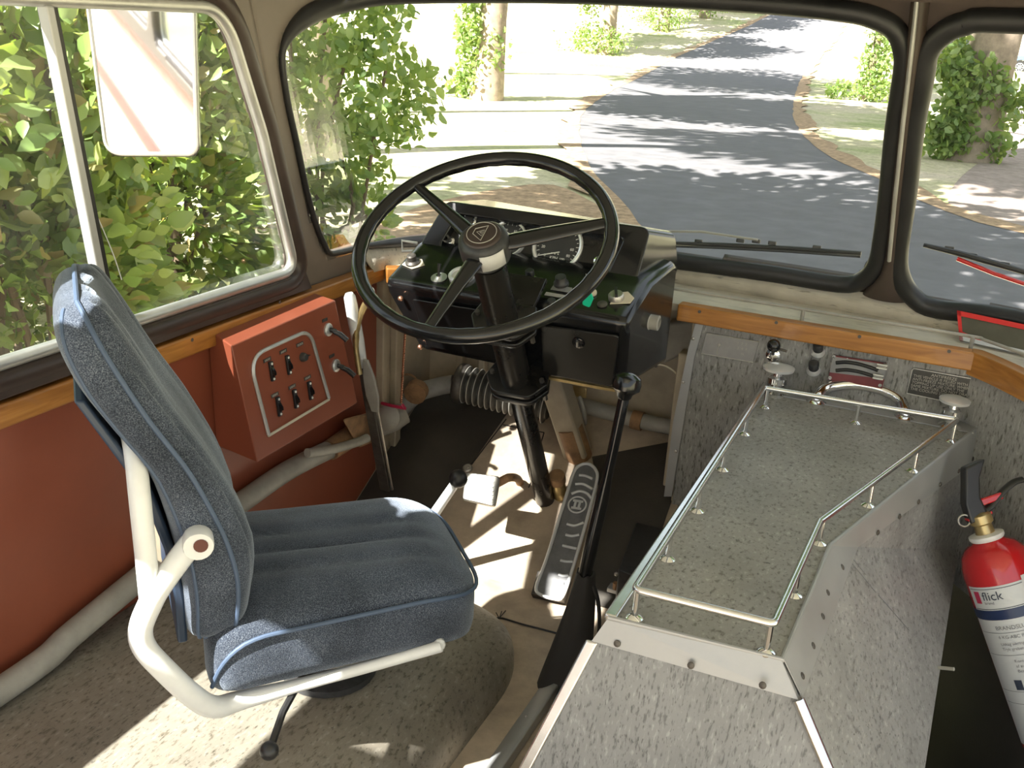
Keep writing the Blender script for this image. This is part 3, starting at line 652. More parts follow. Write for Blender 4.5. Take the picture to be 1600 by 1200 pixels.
# instrument cowl with recessed fascia
A = [pf(651, 389, 2.035), pf(992, 447, 2.035), Yp(1016, 356, 2.10), Yp(697, 314, 2.10)]   # front opening, outer corners
B = [V((-1.10, 2.25, .74)), V((-.555, 2.22, .755)), V((-.575, 2.22, .865)), V((-1.10, 2.25, .875))]
fx = norm(A[1]-A[0]); fn = norm(fx.cross(A[3]-A[0])); fn = fn if fn.y < 0 else -fn
I = [PL(*p, A[0], fn) for p in ((686, 384), (948, 428), (975, 372), (716, 334))]
D = [p-fn*.028 for p in I]
def rp4(q, r): return roundpoly(q, r, 5)
oA, oB, oI, oD = rp4(A, .022), rp4(B, .03), rp4(I, .012), rp4(D, .010)
G().loft([oD, oI, oA, oB]).obj('cowl', 'black_gloss', dash, smooth=35, bevel=.004)
fas = G().prism([p+fn*.002 for p in oD], fn*.002).obj('fascia', 'black_enamel', dash, smooth=0)
fp0 = D[0]+fn*.0045; fy = fn.cross(fx); fy = fy if fy.z > 0 else -fy
def FP(px, py): return PL(px, py, fp0, fn)
def gauge(px, py, r, n, xa, ya, ofn, name, face='gauge_face'):
    c = ofn(px, py); b = G().lathe([(r*1.02, -.004), (r*1.05, .006), (r*1.0, .010), (r*.92, .008), (r*.89, .003)], c, n, 40, cap=False).obj(name, 'bezel', dash)
    G().lathe([(r*.94, .001), (r*.94, .002), (.0005, .002)], c, n, 40).obj('dial', face, b)
    return c, b
def ticks(c, b, r, n, xa, ya, a0, a1, num, labels=()):
    g = G()
    for k in range(num):
        a = math.radians(a0+(a1-a0)*k/(num-1)); e = xa*math.cos(a)+ya*math.sin(a); g.box(c+n*.0024+e*r*.82, (r*(.12 if k % 2 == 0 else .07), r*.025, .0004), (e, n.cross(e), n))
    g.obj('scale', 'mark_white', b, smooth=0)
    for s, a, k, sz in labels:
        a = math.radians(a); e = xa*math.cos(a)+ya*math.sin(a); text('lettering', s, c+n*.0024+e*r*k, xa, ya, sz, 'mark_white', b)
c, b = gauge(872, 385, .058, fn, fx, fy, FP, 'speedometer')
ticks(c, b, .058, fn, fx, fy, 225, -45, 23, [('KPH', -95, .50, .0105), ('100', -58, .60, .009), ('80', -32, .62, .009), ('60', -5, .62, .009), ('20', 190, .60, .009), ('0', 225, .62, .009), ('40', 90, .55, .009)])
G().box(c+fn*.0045-fx*.016-fy*.022, (.052, .0024, .001), (norm(fx*.93+fy*.30), norm(fy*.93-fx*.3), fn)).obj('needle', 'mark_white', b)
for k in range(3): G().ball(c+fn*.0025+fx*(-.010+.008*k)-fy*.019, .0018, 8).obj('counter_digit', 'mark_white', b)
c, b = gauge(795, 374, .044, fn, fx, fy, FP, 'pressure_gauge')
ticks(c, b, .044, fn, fx, fy, 200, -20, 13, [('60', 60, .55, .008), ('90', 20, .58, .008), ('30', 120, .55, .008)])
G().box(c+fn*.0045+fx*.010+fy*.008, (.04, .002, .001), (norm(fx-fy*.4), norm(fy+fx*.4), fn)).obj('needle', 'mark_white', b)
# small fascia fittings
def knob(px, py, ofn, n, r, h, mat, base, name, parent=None, br=1.6):
    c = ofn(px, py); b = G().lathe([(r*br, 0), (r*br, .003), (r*br*.8, .006), (r*.7, .006)], c, n, 18).obj(name, base, dash); G().lathe([(r*.5, .004), (r*.55, h*.4), (r, h*.45), (r, h*.9), (r*.8, h), (.0005, h)], c, n, 18).obj('knob', mat, b); return b
knob(734, 346, FP, fn, .011, .014, 'black_plastic', 'chrome', 'pull_switch')
b = G().lathe([(.012, 0), (.012, .004), (.008, .006)], FP(704, 378), fn, 18).obj('indicator_lamp', 'chrome', dash); G().ball(FP(704, 377)+fn*.005, .006).obj('lens', 'dark_plate', b)
b = G().lathe([(.009, 0), (.009, .003), (.006, .004)], FP(949, 378), fn, 18).obj('indicator_lamp', 'black_plastic', dash); G().ball(FP(949, 378)+fn*.004, .0065).obj('lens', 'yellow_lamp', b)
b = G().lathe([(.013, 0), (.013, .005), (.009, .007), (.008, .003)], FP(937, 409), fn, 20, cap=False).obj('light_bezel', 'chrome', dash)
G().box(FP(925, 421)+fn*.003, (.045, .008, .004), (fx, fy, fn)).obj('warning_strip', 'rust', dash)
# console top: sloping switch panel
cn = norm(V((0, -(.79-.735), .137)))
cxv, cyv = V((1, 0, 0)), cn.cross(V((1, 0, 0)))
if cyv.z < 0: cyv = -cyv
cp0 = V((0, 1.97, .762)); cp0 += cn*.001
def CP(px, py): return PL(px, py, cp0, cn)
def plate(px, py, poly, mat, name):
    c = CP(px, py); return G().prism([c+cxv*a+cyv*b_ for a, b_ in poly], cn*.0015).obj(name, mat, dash, smooth=0)
dia = [(-.024, -.012), (.008, -.022), (.030, .0), (.012, .02), (-.02, .014)]
def toggle(px, py, hexa=False):
    b = plate(px, py, [(math.cos(q)*.019, math.sin(q)*.019) for q in (2*PI*k/16 for k in range(16))], 'alu', 'toggle_switch'); c = CP(px, py)
    G().lathe([(.007, 0), (.006, .008)], c, cn, 12).obj('collar', 'chrome', b); G().tube([c+cn*.006, c+cn*.02+cyv*.006, c+cn*.03+cyv*.012], [.0025, .0035, .0045], 10).obj('lever', 'black_plastic', b)
b = plate(646, 412, dia, 'cream_plate', 'lamp_switch'); G().lathe([(.017, 0), (.017, .006), (.011, .010), (.011, .022), (.008, .025), (.0005, .025)], CP(645, 412), cn, 20).obj('knob', 'steel_dark', b)
toggle(686, 434)
b = G().lathe([(.030, -.002), (.031, .006), (.027, .010), (.024, .009), (.023, .004)], CP(722, 432), cn, 32, cap=False).obj('ammeter', 'bezel', dash); G().lathe([(.026, .003), (.026, .004), (.0005, .004)], CP(722, 432), cn, 32).obj('dial', 'gauge_pale', b)
knob(829, 437, CP, cn, .010, .026, 'black_plastic', 'chrome', 'pull_switch', br=1.5)
b = plate(877, 452, [(-.022, -.008), (.022, -.008), (.022, .010), (-.022, .010)], 'alu_plate', 'starter_button'); G().lathe([(.017, 0), (.017, .006), (.013, .010), (.012, .022), (.0005, .022)], CP(877, 445), cn, 20).obj('button', 'black_worn', b)
b = plate(868, 462, [(-.024, -.005), (.024, -.005), (.024, .006), (-.024, .006)], 'mark_dim', 'name_plate')
for q in (862, 878): G().lathe([(.009, 0), (.009, .006), (.0005, .007)], CP(q, 472), cn, 14).obj('push_button', 'black_worn', b)
b = G().lathe([(.014, 0), (.014, .006), (.010, .009)], CP(918, 447), cn, 20).obj('ignition_switch', 'chrome', dash)
G().lathe([(.012, 0), (.012, .005), (.006, .007)], CP(924, 459), cn, 18).obj('cap', 'cream_plate', b)
c = CP(917, 447); G().box(c+cn*.016, (.003, .010, .022), (cxv, cyv, cn)).obj('key', 'chrome', b)
b = plate(968, 466, [(-.012, -.026), (.028, -.012), (.030, .008), (.010, .026), (-.014, .014)], 'cream_plate', 'rotary_switch'); c = CP(963, 467)
G().lathe([(.017, 0), (.017, .010), (.014, .014), (.0005, .014)], c, cn, 22).obj('knob', 'steel', b); G().box(c+cn*.017, (.006, .028, .010), (norm(cxv+cyv*.4), norm(cyv-cxv*.4), cn)).obj('grip', 'black_plastic', b)
G().lathe([(.011, 0), (.011, .003), (.008, .004), (.0005, .004)], CP(941, 476), cn, 18).obj('blank_plug', 'steel_dark', dash)
# key tag hanging from the ignition key
kt = thing('key_tag', CP(920, 484), 'bright green plastic key tag hanging from the ignition switch', 'key tag')
c = CP(920, 486)+cn*.030; ku, kv = norm(V((.25, -.35, .9))), norm(V((.95, .1, -.2)))
G().prism(roundpoly([c+kv*a+ku*b_ for a, b_ in ((-.009, -.016), (.008, -.017), (.011, .008), (.004, .02), (-.004, .02), (-.010, .008))], .005, 4), norm(kv.cross(ku))*.003).obj('tag', 'green_tag', kt)
G().tube([c+ku*.018, c+ku*.024+kv*.004, CP(917, 447)+cn*.032], .001, 6).obj('ring', 'chrome', kt)
# glove door on the console front
fd = norm(V((0, -(.70-.555), -(1.965-1.905)))); fd = norm(V((0, -.145, -.06)))
fp = V((0, 1.935, .628))+fd*.004; dyv = V((0, -.06, .145)).normalized(); dxv = V((1, 0, 0))
def DP(px, py): return PL(px, py, fp, fd)
q = [DP(*p) for p in ((846, 506), (968, 523), (958, 601), (850, 582))]
gd = G().prism(roundpoly(q, .008, 4), fd*.006).obj('glove_door', 'black_enamel', dash, bevel=.002)
G().lathe([(.014, .006), (.014, .010), (.011, .012), (.0005, .012)], DP(906, 532), fd, 22).obj('lock', 'black_gloss', gd)
G().box(DP(906, 532)+fd*.014, (.004, .014, .006), (dxv, dyv, fd)).obj('key_slot', 'steel', gd)
G().prism([DP(*p) for p in ((850, 585), (962, 606), (962, 610), (850, 589))], fd*.006).obj('hinge', 'brass', dash)
q = [DP(*p) for p in ((645, 466), (772, 486), (782, 560), (668, 540))]
G().prism(roundpoly(q, .006, 4), fd*.005).obj('access_panel', 'black_gloss', dash, bevel=.002)
for p in ((628, 464), (658, 540)): G().ball(DP(*p)+fd*.006, .0065).obj('copper_stud', 'copper', dash)
# socket on the console's right flank
sx = V((1, 0, 0)); c = Xp(1006, 501, -.578); b = G().lathe([(.020, 0), (.020, .014), (.017, .016), (.017, .034), (.012, .036), (.011, .02)], c, sx, 24, cap=False).obj('socket', 'grey_paint', dash); G().box(c+V((.006, -.005, .028)), (.012, .012, .022)).obj('clip', 'alu', b)
for p in ((1030, 545), (1027, 558), (1025, 572), (1031, 530)): G().ball(Xp(*p, -.575), .004, 8).obj('rivet', 'steel_dark', dash)
b = G().tube([Yp(646, 392, 2.05), Yp(629, 393, 2.05), Yp(628, 376, 2.06), Yp(652, 380, 2.07)], .0035, 8).obj('side_handle', 'white_paint', dash)
# ------------------------------------------------------------------ red switch box on the side wall
sb = thing('switch_box', (-1.33, 1.6, .42), 'red painted switch box with toggle switches mounted on the red side wall', 'switch box')
yT0 = Xp(361, 540, -1.236); yB0 = Xp(402, 723, -1.205); yT1 = Xp(524, 469, -1.236); yB1 = Xp(559, 630, -1.205)
W0, W1, W2, W3 = [V((-1.331, p.y-.0*0, p.z)) for p in (yT0, yT1, yB1, yB0)]
W0, W3 = V((-1.331, Xp(326, 540, -1.331).y, yT0.z+.004)), V((-1.331, Xp(338, 703, -1.331).y, yB0.z)); W1, W2 = V((-1.331, yT1.y+.02, yT1.z+.004)), V((-1.331, yB1.y+.03, yB1.z))
G().loft([[W0, W1, W2, W3], [yT0, yT1, yB1, yB0]]).obj('case', 'red_paint', sb, smooth=20, bevel=.003)
bn = norm((yT1-yT0).cross(yB0-yT0)); bn = bn if bn.x > 0 else -bn; bx = norm(yT1-yT0); by = bn.cross(bx); by = by if by.z > 0 else -by
def BP(px, py, d=0): return PL(px, py, yT0, bn)+bn*d
arcp = roundpoly([BP(*p, .003) for p in ((418, 679), (387, 558), (482, 515), (512, 622))], [0, .045, .045, 0], 8)
G().tube(arcp, .0042, 8).obj('moulding', 'alu', sb); G().tube([BP(418, 681, .002), BP(513, 624, .002)], .003, 8).obj('moulding', 'cream_plate', sb)
def lab(px, py, s, dk=False): 
    o = G().box(BP(px, py, .001), (.024, .0075, .0012), (bx, by, bn)).obj('label_plate', 'dark_plate' if dk else 'steel_dark', sb, smooth=0); text('lettering', s, BP(px, py, .0018), bx, by, .0062, 'mark_dim', o)
for (px, py), lp in (((423, 580), (417, 562)), ((449, 570), (442, 549)), ((434, 635), (429, 617)), ((460, 623), (456, 604)), ((483, 610), (480, 590))):
    sw = G().box(BP(px, py, .003), (.0105, .042, .006), (bx, by, bn)).obj('rocker_switch', 'black_plastic', sb, bevel=.001)
    G().loft([[BP(px, py, .006)+bx*a*.0035+by*b_ for a, b_ in ((-1, -.011), (1, -.011), (1, .009), (-1, .009))], [BP(px, py, .012)+bx*a*.003+by*b_ for a, b_ in ((-1, -.008), (1, -.008), (1, -.001), (-1, -.001))]]).obj('rocker', 'black_gloss', sw)
    for k in (-1, 1): G().lathe([(.0028, 0), (.0028, .001), (.0005, .0016)], BP(px, py, .006)+by*.0165*k, bn, 8).obj('screw', 'mark_white', sw)
    lab(*lp, 'LIGHT')
lab(468, 538, 'CLOCK', True)
c = BP(472, 558); kb = G().lathe([(.010, 0), (.010, .005), (.007, .012), (.0005, .013)], c, bn, 16).obj('rotary_switch', 'dark_plate', sb); G().prism([c+bx*.008+bn*.011, c+bx*.018+bn*.011, c+bx*.004+by*.006+bn*.011], -bn*.008).obj('pointer', 'black_plastic', kb)
for (px, py), (lx, ly) in (((512, 515), (507, 500)), ((524, 571), (518, 556))):
    c = BP(px, py); lb_ = G().lathe([(.015, 0), (.015, .004), (.011, .007), (.006, .008)], c, bn, 20).obj('control_lever', 'alu', sb)
    G().tube([c+bn*.006, c+bn*.02+bx*.004-by*.004], [.006, .005], 10).obj('neck', 'black_gloss', lb_)
    G().tube([c+bn*.014+bx*.002-by*.004, c+bn*.028+bx*.007-by*.012, c+bn*.042+bx*.010-by*.026], [.0055, .0065, .0062], 12).obj('handle', 'black_gloss', lb_)
    o = G().box(BP(lx, ly, .001), (.02, .007, .0012), (bx, by, bn)).obj('label_plate', 'steel_dark', sb, smooth=0)

# ------------------------------------------------------------------ handbrake
hb = thing('handbrake_lever', (-1.25, 2.1, .08), 'tall ratchet handbrake lever with white painted grip beside the switch box', 'handbrake')
T = Yp(546, 462, 1.88); Bm = V((-1.225, 2.035, .03)); Bm = Yp(603, 765, 2.05)
def HB_(k): return T+(Bm-T)*k
ax = norm(Bm-T); hs = norm(V((1, 0, 0))-ax*ax.x); hf = ax.cross(hs)
G().tube([T-ax*.006, T+ax*.004, HB_(.08), HB_(.2), HB_(.33)], [.009, .014, .0155, .0155, .012], 14).obj('grip', 'white_paint', hb)
bar = G().loft([[HB_(k)+hs*a*w_+hf*b_*.006 for a, b_ in ((-1, -1), (1, -1), (1, 1), (-1, 1))] for k, w_ in ((.30, .010), (.5, .013), (.72, .014), (1.0, .015))]).obj('shaft', 'steel_dark', hb, bevel=.002)
G().loft([[HB_(k)+hs*(.022+a*w_)+hf*(.012+b_*.004) for a, b_ in ((-1, -1), (1, -1), (1, 1), (-1, 1))] for k, w_ in ((.28, .006), (.36, .016), (.46, .018), (.54, .010))]).obj('ratchet_plate', 'grey_paint', hb, bevel=.002)
q = [Yp(*p, 1.90) for p in ((575, 468), (560, 500), (556, 540), (562, 585))]; G().tube(catmull(q, 4), [.008]*4+[.0085]*4+[.007]*5, 10).obj('trigger', 'brass', hb)
G().ball(Yp(578, 456, 1.91), .012).obj('trigger_knob', 'white_paint', hb)
G().tube([HB_(.55)+hs*.02, HB_(.99)+hs*.02], .004, 8).obj('pull_rod', 'steel', hb)

# ------------------------------------------------------------------ pipes and valves along the wall
hp = thing('heating_pipe', (-1.3, 1.2, .2), 'thick grey heating pipe running low along the red side wall', 'pipe')
pts = [V((-1.30, -.5, .205)), V((-1.30, .6, .205))]+[Xp(px, py, -1.30) for px, py in ((40, 1052), (110, 993), (200, 918), (270, 862), (370, 790), (450, 735), (520, 700))]
G().tube(catmull(pts, 6), .0235, 16).obj('pipe', 'grey_paint', hp)
G().tube([Xp(515, 704, -1.295), Xp(545, 684, -1.29), Xp(556, 676, -1.29)], [.026, .028, .028], 16).obj('sleeve', 'rust', hp)
G().tube(catmull([Xp(480, 708, -1.275), Xp(520, 702, -1.26), Xp(560, 690, -1.255), Xp(574, 684, -1.25)], 5), .0115, 12).obj('branch_pipe', 'grey_paint', hp)
G().loft([[Xp(px, py, x) for px, py in ((535, 655), (575, 645), (585, 690), (560, 700))] for x in (-1.31, -1.26)]).obj('flange', 'rust', hp, bevel=.006)
hv = thing('heater_valve', Yp(610, 650, 2.16), 'cast heater valve with a red lever low in the corner by the toe board', 'valve')
g = G(); g.tube([Yp(588, 668, 2.14), Yp(612, 655, 2.17), Yp(632, 645, 2.2)], [.03, .036, .03], 14); g.lathe([(.032, 0), (.034, .012), (.026, .02), (.012, .024)], Yp(608, 652, 2.12), (.2, -1, .3), 16); g.obj('body', 'grey_paint', hv)
G().tube([Yp(597, 630, 2.10), Yp(612, 634, 2.08), Yp(633, 638, 2.07), Yp(628, 632, 2.07)], .0045, 8).obj('lever', 'magenta', hv)
g = G(); g.tube(catmull([Yp(602, 658, 2.24), Yp(632, 632, 2.28), Yp(655, 613, 2.32), Yp(690, 603, 2.35), Yp(709, 600, 2.36)], 5), .026, 16); hpo = thing('heater_hose', Yp(660, 612, 2.32), 'bent grey hose joining the ribbed bellows to the corner valve', 'hose'); g.obj('hose', 'hose_grey', hpo)
G().tube([Yp(648, 616, 2.27), Yp(653, 608, 2.30)], .032, 16).obj('clip', 'rust', hpo)
tp = thing('drain_cock', Yp(610, 590, 2.3), 'small painted drain cock on the beige front panel left of the bellows', 'tap')
g = G(); g.tube([Yp(598, 588, 2.33), Yp(620, 590, 2.33)], .016, 10); g.tube([Yp(612, 578, 2.33), Yp(612, 604, 2.33)], .012, 10); g.tube([Yp(612, 592, 2.33), Yp(606, 612, 2.29)], .018, 10); g.obj('body', 'beige_paint', tp)
G().tube(catmull([Yp(622, 588, 2.31), Yp(640, 585, 2.30), Yp(650, 594, 2.30), Yp(636, 604, 2.30)], 4), .003, 6).obj('handle', 'rust', tp)
ch = thing('chain', Yp(632, 560, 2.2), 'thin rusty bead chain hanging below the dashboard on the left', 'chain'); g = G(); p0, p1 = Yp(633, 520, 2.2), Yp(626, 640, 2.2)
for k in range(34): g.ball(p0+(p1-p0)*k/33+V((0, 0, 0)), .004, 6)
g.obj('beads', 'copper', ch)
# bellows
bw = thing('heater_bellows', Yp(780, 605, 2.4), 'ribbed dark grey flexible duct lying behind the steering column', 'duct')
c0, c1 = Yp(717, 598, 2.36), Yp(860, 634, 2.39); d = norm(c1-c0); Lb = (c1-c0).length; prof = []; N = 15
for k in range(N):
    h = Lb*k/N; s_ = Lb/N; prof += [(.040, h), (.052, h+s_*.2), (.053, h+s_*.32), (.052, h+s_*.44), (.042, h+s_*.62), (.040, h+s_*.9)]
G().lathe(prof, c0, d, 28).obj('duct', 'bellows', bw, smooth=60)
G().lathe([(.055, -.004), (.058, .0), (.058, .018), (.055, .022)], c0, d, 28, cap=False).obj('hose_clip', 'steel_dark', bw)
for k in range(N): G().lathe([(.0505, 0), (.0543, .0012), (.0543, .0028), (.0505, .004)], c0+d*(Lb*k/N+Lb/N*.2), d, 28, cap=False).obj('wire_hoop', 'hoop', bw)
# support strut behind the column
st_ = thing('support_strut', Yp(890, 690, 2.33), 'beige box-section strut standing behind the steering column', 'strut')
a, b_ = Yp(868, 600, 2.28), toe(0, 2.33)+V((Yp(905, 695, 2.33).x, 0, 0)); d = norm(b_-a); x_ = norm(V((1, 0, 0))-d*d.x); y_ = d.cross(x_)
G().loft([[p+x_*i*.033+y_*j*.028 for i, j in ((-1, -1), (1, -1), (1, 1), (-1, 1))] for p in (a-d*.12, b_)]).obj('post', 'beige_paint', st_, bevel=.006)
G().tube([b_-d*.09, b_+d*.01], .036, 16).obj('foot', 'rust', st_)
br = thing('relay_bracket', Yp(915, 625, 2.36), 'small brass bracket with a dangling cable behind the gear knob', 'bracket'); G().box(Yp(906, 612, 2.36), (.04, .006, .03)).obj('plate', 'brass', br, bevel=.003); G().tube(catmull([Yp(905, 620, 2.35), Yp(912, 640, 2.34), Yp(914, 662, 2.36)], 4), .006, 8).obj('cable', 'grey_paint', br)
fp_ = thing('front_pipe', Yp(980, 650, 2.4), 'grey horizontal pipe across the front panel right of the strut', 'pipe'); G().tube([Yp(905, 632, 2.4), Yp(985, 654, 2.4), Yp(1050, 668, 2.4)], .021, 14).obj('pipe', 'grey_paint', fp_); G().tube([Yp(988, 655, 2.4), Yp(1004, 659, 2.4)], .026, 14).obj('coupling', 'rust', fp_)
wi = thing('loose_wire', Yp(1045, 575, 2.28), 'thin pale wire drooping from the right flank of the dashboard', 'wire'); G().tube(catmull([Yp(1024, 569, 2.2), Yp(1040, 572, 2.24), Yp(1055, 582, 2.28), Yp(1062, 592, 2.29)], 5), .0022, 6).obj('wire', 'cream_plate', wi)
hc = thing('grey_duct', Yp(1055, 530, 2.4), 'pale grey duct between the dashboard and the bulkhead', 'duct'); G().loft([[Yp(px, py, 2.40)+V((0, dy, 0)) for px, py in ((1040, 505), (1085, 500), (1085, 545), (1035, 570))] for dy in (0, .05)]).obj('duct', 'grey_paint', hc, bevel=.008)

# ------------------------------------------------------------------ pedals
tn = norm(V((0, -TS, 1)))
def TP(px, py, d=0): return PL(px, py, V((0, 1.95, 0)), tn)+tn*d
cl = thing('clutch_pedal', TP(800, 745), 'square ribbed clutch pedal on a curved arm, left of the steering column', 'pedal')
pc = Zp(752, 764, .234); pn = norm(V((.0, -.62, .78))); px_ = norm(V((1, .05, 0))-pn*pn.x); px_ = norm(px_); py_ = pn.cross(px_); py_ = py_ if py_.z > 0 else -py_
G().prism(roundpoly([PL(*p, pc, pn) for p in ((727, 737), (781, 744), (773, 791), (722, 779))], .009, 5), -pn*.012).obj('pad', 'steel', cl, bevel=.003)
g = G()
for i in range(6):
    for j in range(5):
        p = PL(732+i*7.6, 748+j*6.5+i*1.2, pc, pn); g.box(p+pn*.0008, (.006, .0035, .002), (norm(px_+py_*.6), norm(py_-px_*.6), pn))
g.obj('tread', 'treadle_rim', cl, smooth=0)
G().tube(catmull([pc-pn*.015, PL(783, 752, pc-pn*.02, pn), PL(797, 746, pc-pn*.03, pn), TP(812, 757, .02), TP(815, 765, -.02)], 5), .0105, 12).obj('arm', 'rust', cl)
at_ = thing('accelerator_treadle', TP(860, 900), 'long ribbed accelerator treadle with round emblem, right of the steering column', 'pedal')
a0 = V((-.712, 1.885, .045)); a0 = Zp(856, 925, .03); a1 = Zp(912, 728, .235)
tu = norm(a1-a0); tx = norm(V((1, 0.0, 0))-tu*tu.x); tnn = tx.cross(tu); tnn = tnn if tnn.z > 0 else -tnn
def AP(px, py, d=0): return PL(px, py, a0, tnn)+tnn*d
outl = [AP(*p) for p in ((838, 918), (845, 930), (866, 936), (879, 933), (893, 895), (908, 845), (922, 795), (933, 750), (931, 735), (921, 726), (908, 727), (897, 738), (885, 775), (868, 830), (852, 880))]
outl = catmull(outl, 4, True); G().prism(outl, -tnn*.014).obj('plate', 'treadle', at_, bevel=.002)
G().tube([p+tnn*.002 for p in outl], .0042, 8, closed=True).obj('raised_edge', 'treadle_rim', at_)
for pts in (((905, 743), (915, 744), (926, 749)), ((899, 757), (912, 757), (926, 765)), ((893, 772), (906, 768), (918, 772), (925, 781)), ((886, 819), (898, 822), (912, 817)), ((884, 836), (894, 838), (905, 836)), ((879, 853), (888, 855), (901, 858)), ((873, 898), (880, 900), (888, 899)), ((866, 912), (873, 914), (881, 912)), ((876, 876), (884, 878), (895, 878))):
    G().tube(catmull([AP(*p, .0015) for p in pts], 4), .0036, 8).obj('rib', 'treadle_rim', at_)
ec = AP(902, 789, .001); G().tube([ec+tx*math.cos(q)*.0225+tu*math.sin(q)*.0225 for q in (2*PI*k/32 for k in range(32))], .0022, 8, closed=True).obj('emblem_ring', 'treadle_rim', at_)
g = G()
for k in (-1, 1): g.box(ec+tx*.0055*k, (.0055, .020, .004), (tx, tu, tnn)).box(ec+tu*.0105*k, (.026, .0055, .004), (tx, tu, tnn))
g.obj('emblem', 'treadle_rim', at_, smooth=0)
G().box(a0-tnn*.02+tu*.02, (.08, .06, .03), (tx, tu, tnn)).obj('hinge_block', 'steel_dark', at_); G().tube([a1-tnn*.014-tu*.06, a1-tnn*.09-tu*.03], .008, 8).obj('push_rod', 'steel_dark', at_)
fb = thing('dip_switch', TP(878, 770), 'brass foot-operated dip switch button between column and accelerator treadle', 'switch')
G().lathe([(.018, -.01), (.018, .05), (.014, .055), (.013, .065)], TP(876, 775), tn, 18).obj('barrel', 'brass', fb); G().lathe([(.021, .062), (.022, .07), (.021, .088), (.014, .09), (.0005, .086)], TP(876, 775), tn, 20).obj('button', 'rust', fb)
ts = thing('floor_stud', TP(731, 735), 'small round metal stud on the toe board above the clutch pedal', 'stud'); G().lathe([(.014, 0), (.014, .006), (.011, .009), (.006, .009), (.005, .012), (.0005, .012)], TP(731, 733), tn, 20).obj('stud', 'steel', ts)
# seams of the floor sheets
sm = thing('floor_seams', TP(760, 690), 'dark joint lines between the sheets of the toe board', 'seams')
g = G()
for A_, B_ in (((791, 655), (737, 726)), ((786, 664), (850, 676)), ((836, 740), (826, 762)), ((850, 676), (846, 690))): g.tube([TP(*A_, .0005), TP(*B_, .0005)], .0016, 5)
g.obj('joints', 'rubber', sm)
wr_ = thing('floor_wire', Zp(775, 965, .0), 'frayed thin wire lying across the floor beside the seat base', 'wire')
G().tube(catmull([Zp(*p, .004) for p in ((735, 944), (752, 960), (768, 966), (785, 966), (815, 975), (850, 984), (872, 990))], 4), .0022, 6).obj('wire', 'rubber', wr_)
for q in ((784, 955), (790, 954), (775, 957)): G().tube([Zp(780, 966, .005), Zp(*q, .012)], .0012, 5).obj('frayed_end', 'rubber', wr_)
sl = thing('short_lever', Zp(690, 800, .1), 'short white lever with black ball knob beside the seat cushion', 'lever')
b0, b1 = V((-.955, 1.62, .13)), Zp(716, 748, .33); b0 = Zp(650, 845, .12)
G().tube([b0, b1], [.014, .0105], 12).obj('rod', 'white_paint', sl); G().ball(b1, .0215, 20).obj('knob', 'black_plastic', sl)

# ------------------------------------------------------------------ gear lever
gl = thing('gear_lever', (-.565, 1.69, 0), 'long black gear lever with ball knob and leather gaiter beside the engine cover', 'gear lever')
k1 = Zp(980, 598, .655); k0 = V((-.560, 1.69, .06)); kt_ = Zp(915, 895, .25)
G().tube(catmull([k0, kt_, kt_+(k1-kt_)*.5+V((0, .004, 0)), k1], 6), [.016]*6+[.0145]*6+[.011]*7, 14).obj('shaft', 'black_gloss', gl)
G().lathe([(.010, -.034), (.014, -.03), (.016, -.022), (.0275, -.012), (.0285, .0), (.025, .012), (.014, .019), (.0005, .021)], k1, k1-kt_, 24).obj('knob', 'black_gloss', gl)
gb = []
for k in range(11):
    f = k/10; c = kt_*(1-f)+V((-.553, 1.645, 0.0))*f; rr = .019+.036*f; gb.append([c+V((math.cos(q)*rr*(1+.10*math.sin(3*q+f*4)), math.sin(q)*rr*(1+.1*math.cos(2*q)), .004*math.sin(5*q))) for q in (2*PI*j/24 for j in range(24))])
G().loft(gb).obj('gaiter', 'black_cloth', gl, smooth=60)
G().tube(catmull([kt_+V((.01, 0, -.005)), kt_+V((.035, -.01, -.05)), kt_+V((.045, -.015, -.11)), kt_+V((.043, -.02, -.16))], 5), [.006]*12+[.004]*4, 6, flat=.35).obj('strap', 'black_cloth', gl)
# kick strip, floor bracket and grey box at the foot of the engine cover
ks = thing('kick_strip', (-.575, 1.4, 0), 'narrow aluminium kick strip on the floor left of the engine cover', 'trim strip'); G().prism([V((-.60, .3, .001)), V((-.565, .3, .03)), V((-.555, .3, .03)), V((-.555, .3, .001))], (0, 1.34, 0)).obj('strip', 'alu_flat', ks, bevel=.003)
for y in (1.5, 1.1): G().lathe([(.004, 0), (.003, .002)], V((-.58, y, .018)), (-.6, 0, .8), 8).obj('screw', 'steel', ks)
gx = thing('battery_switch_box', Zp(1010, 850, .1), 'dark grey metal box at the foot of the engine cover beside the gear lever', 'box')
q = [Zp(*p, .13) for p in ((1003, 792), (1050, 800), (1010, 905), (966, 890))]; G().prism([V((p.x, p.y, .13)) for p in q], (0, 0, -.125)).obj('case', 'black_worn', gx, bevel=.004)
for p in ((994, 805), (963, 897)): G().ball(Zp(*p, .132), .005, 8).obj('screw', 'steel', gx)
bk = thing('belt_bracket', Zp(960, 925, .06), 'small aluminium bracket with a bolt beside the gear lever gaiter', 'bracket'); G().box(Zp(965, 921, .05), (.045, .03, .012)).obj('plate', 'alu_flat', bk, bevel=.003); G().lathe([(.008, 0), (.008, .016), (.0005, .017)], Zp(962, 920, .055), (0, 0, 1), 8).obj('bolt', 'rust', bk)
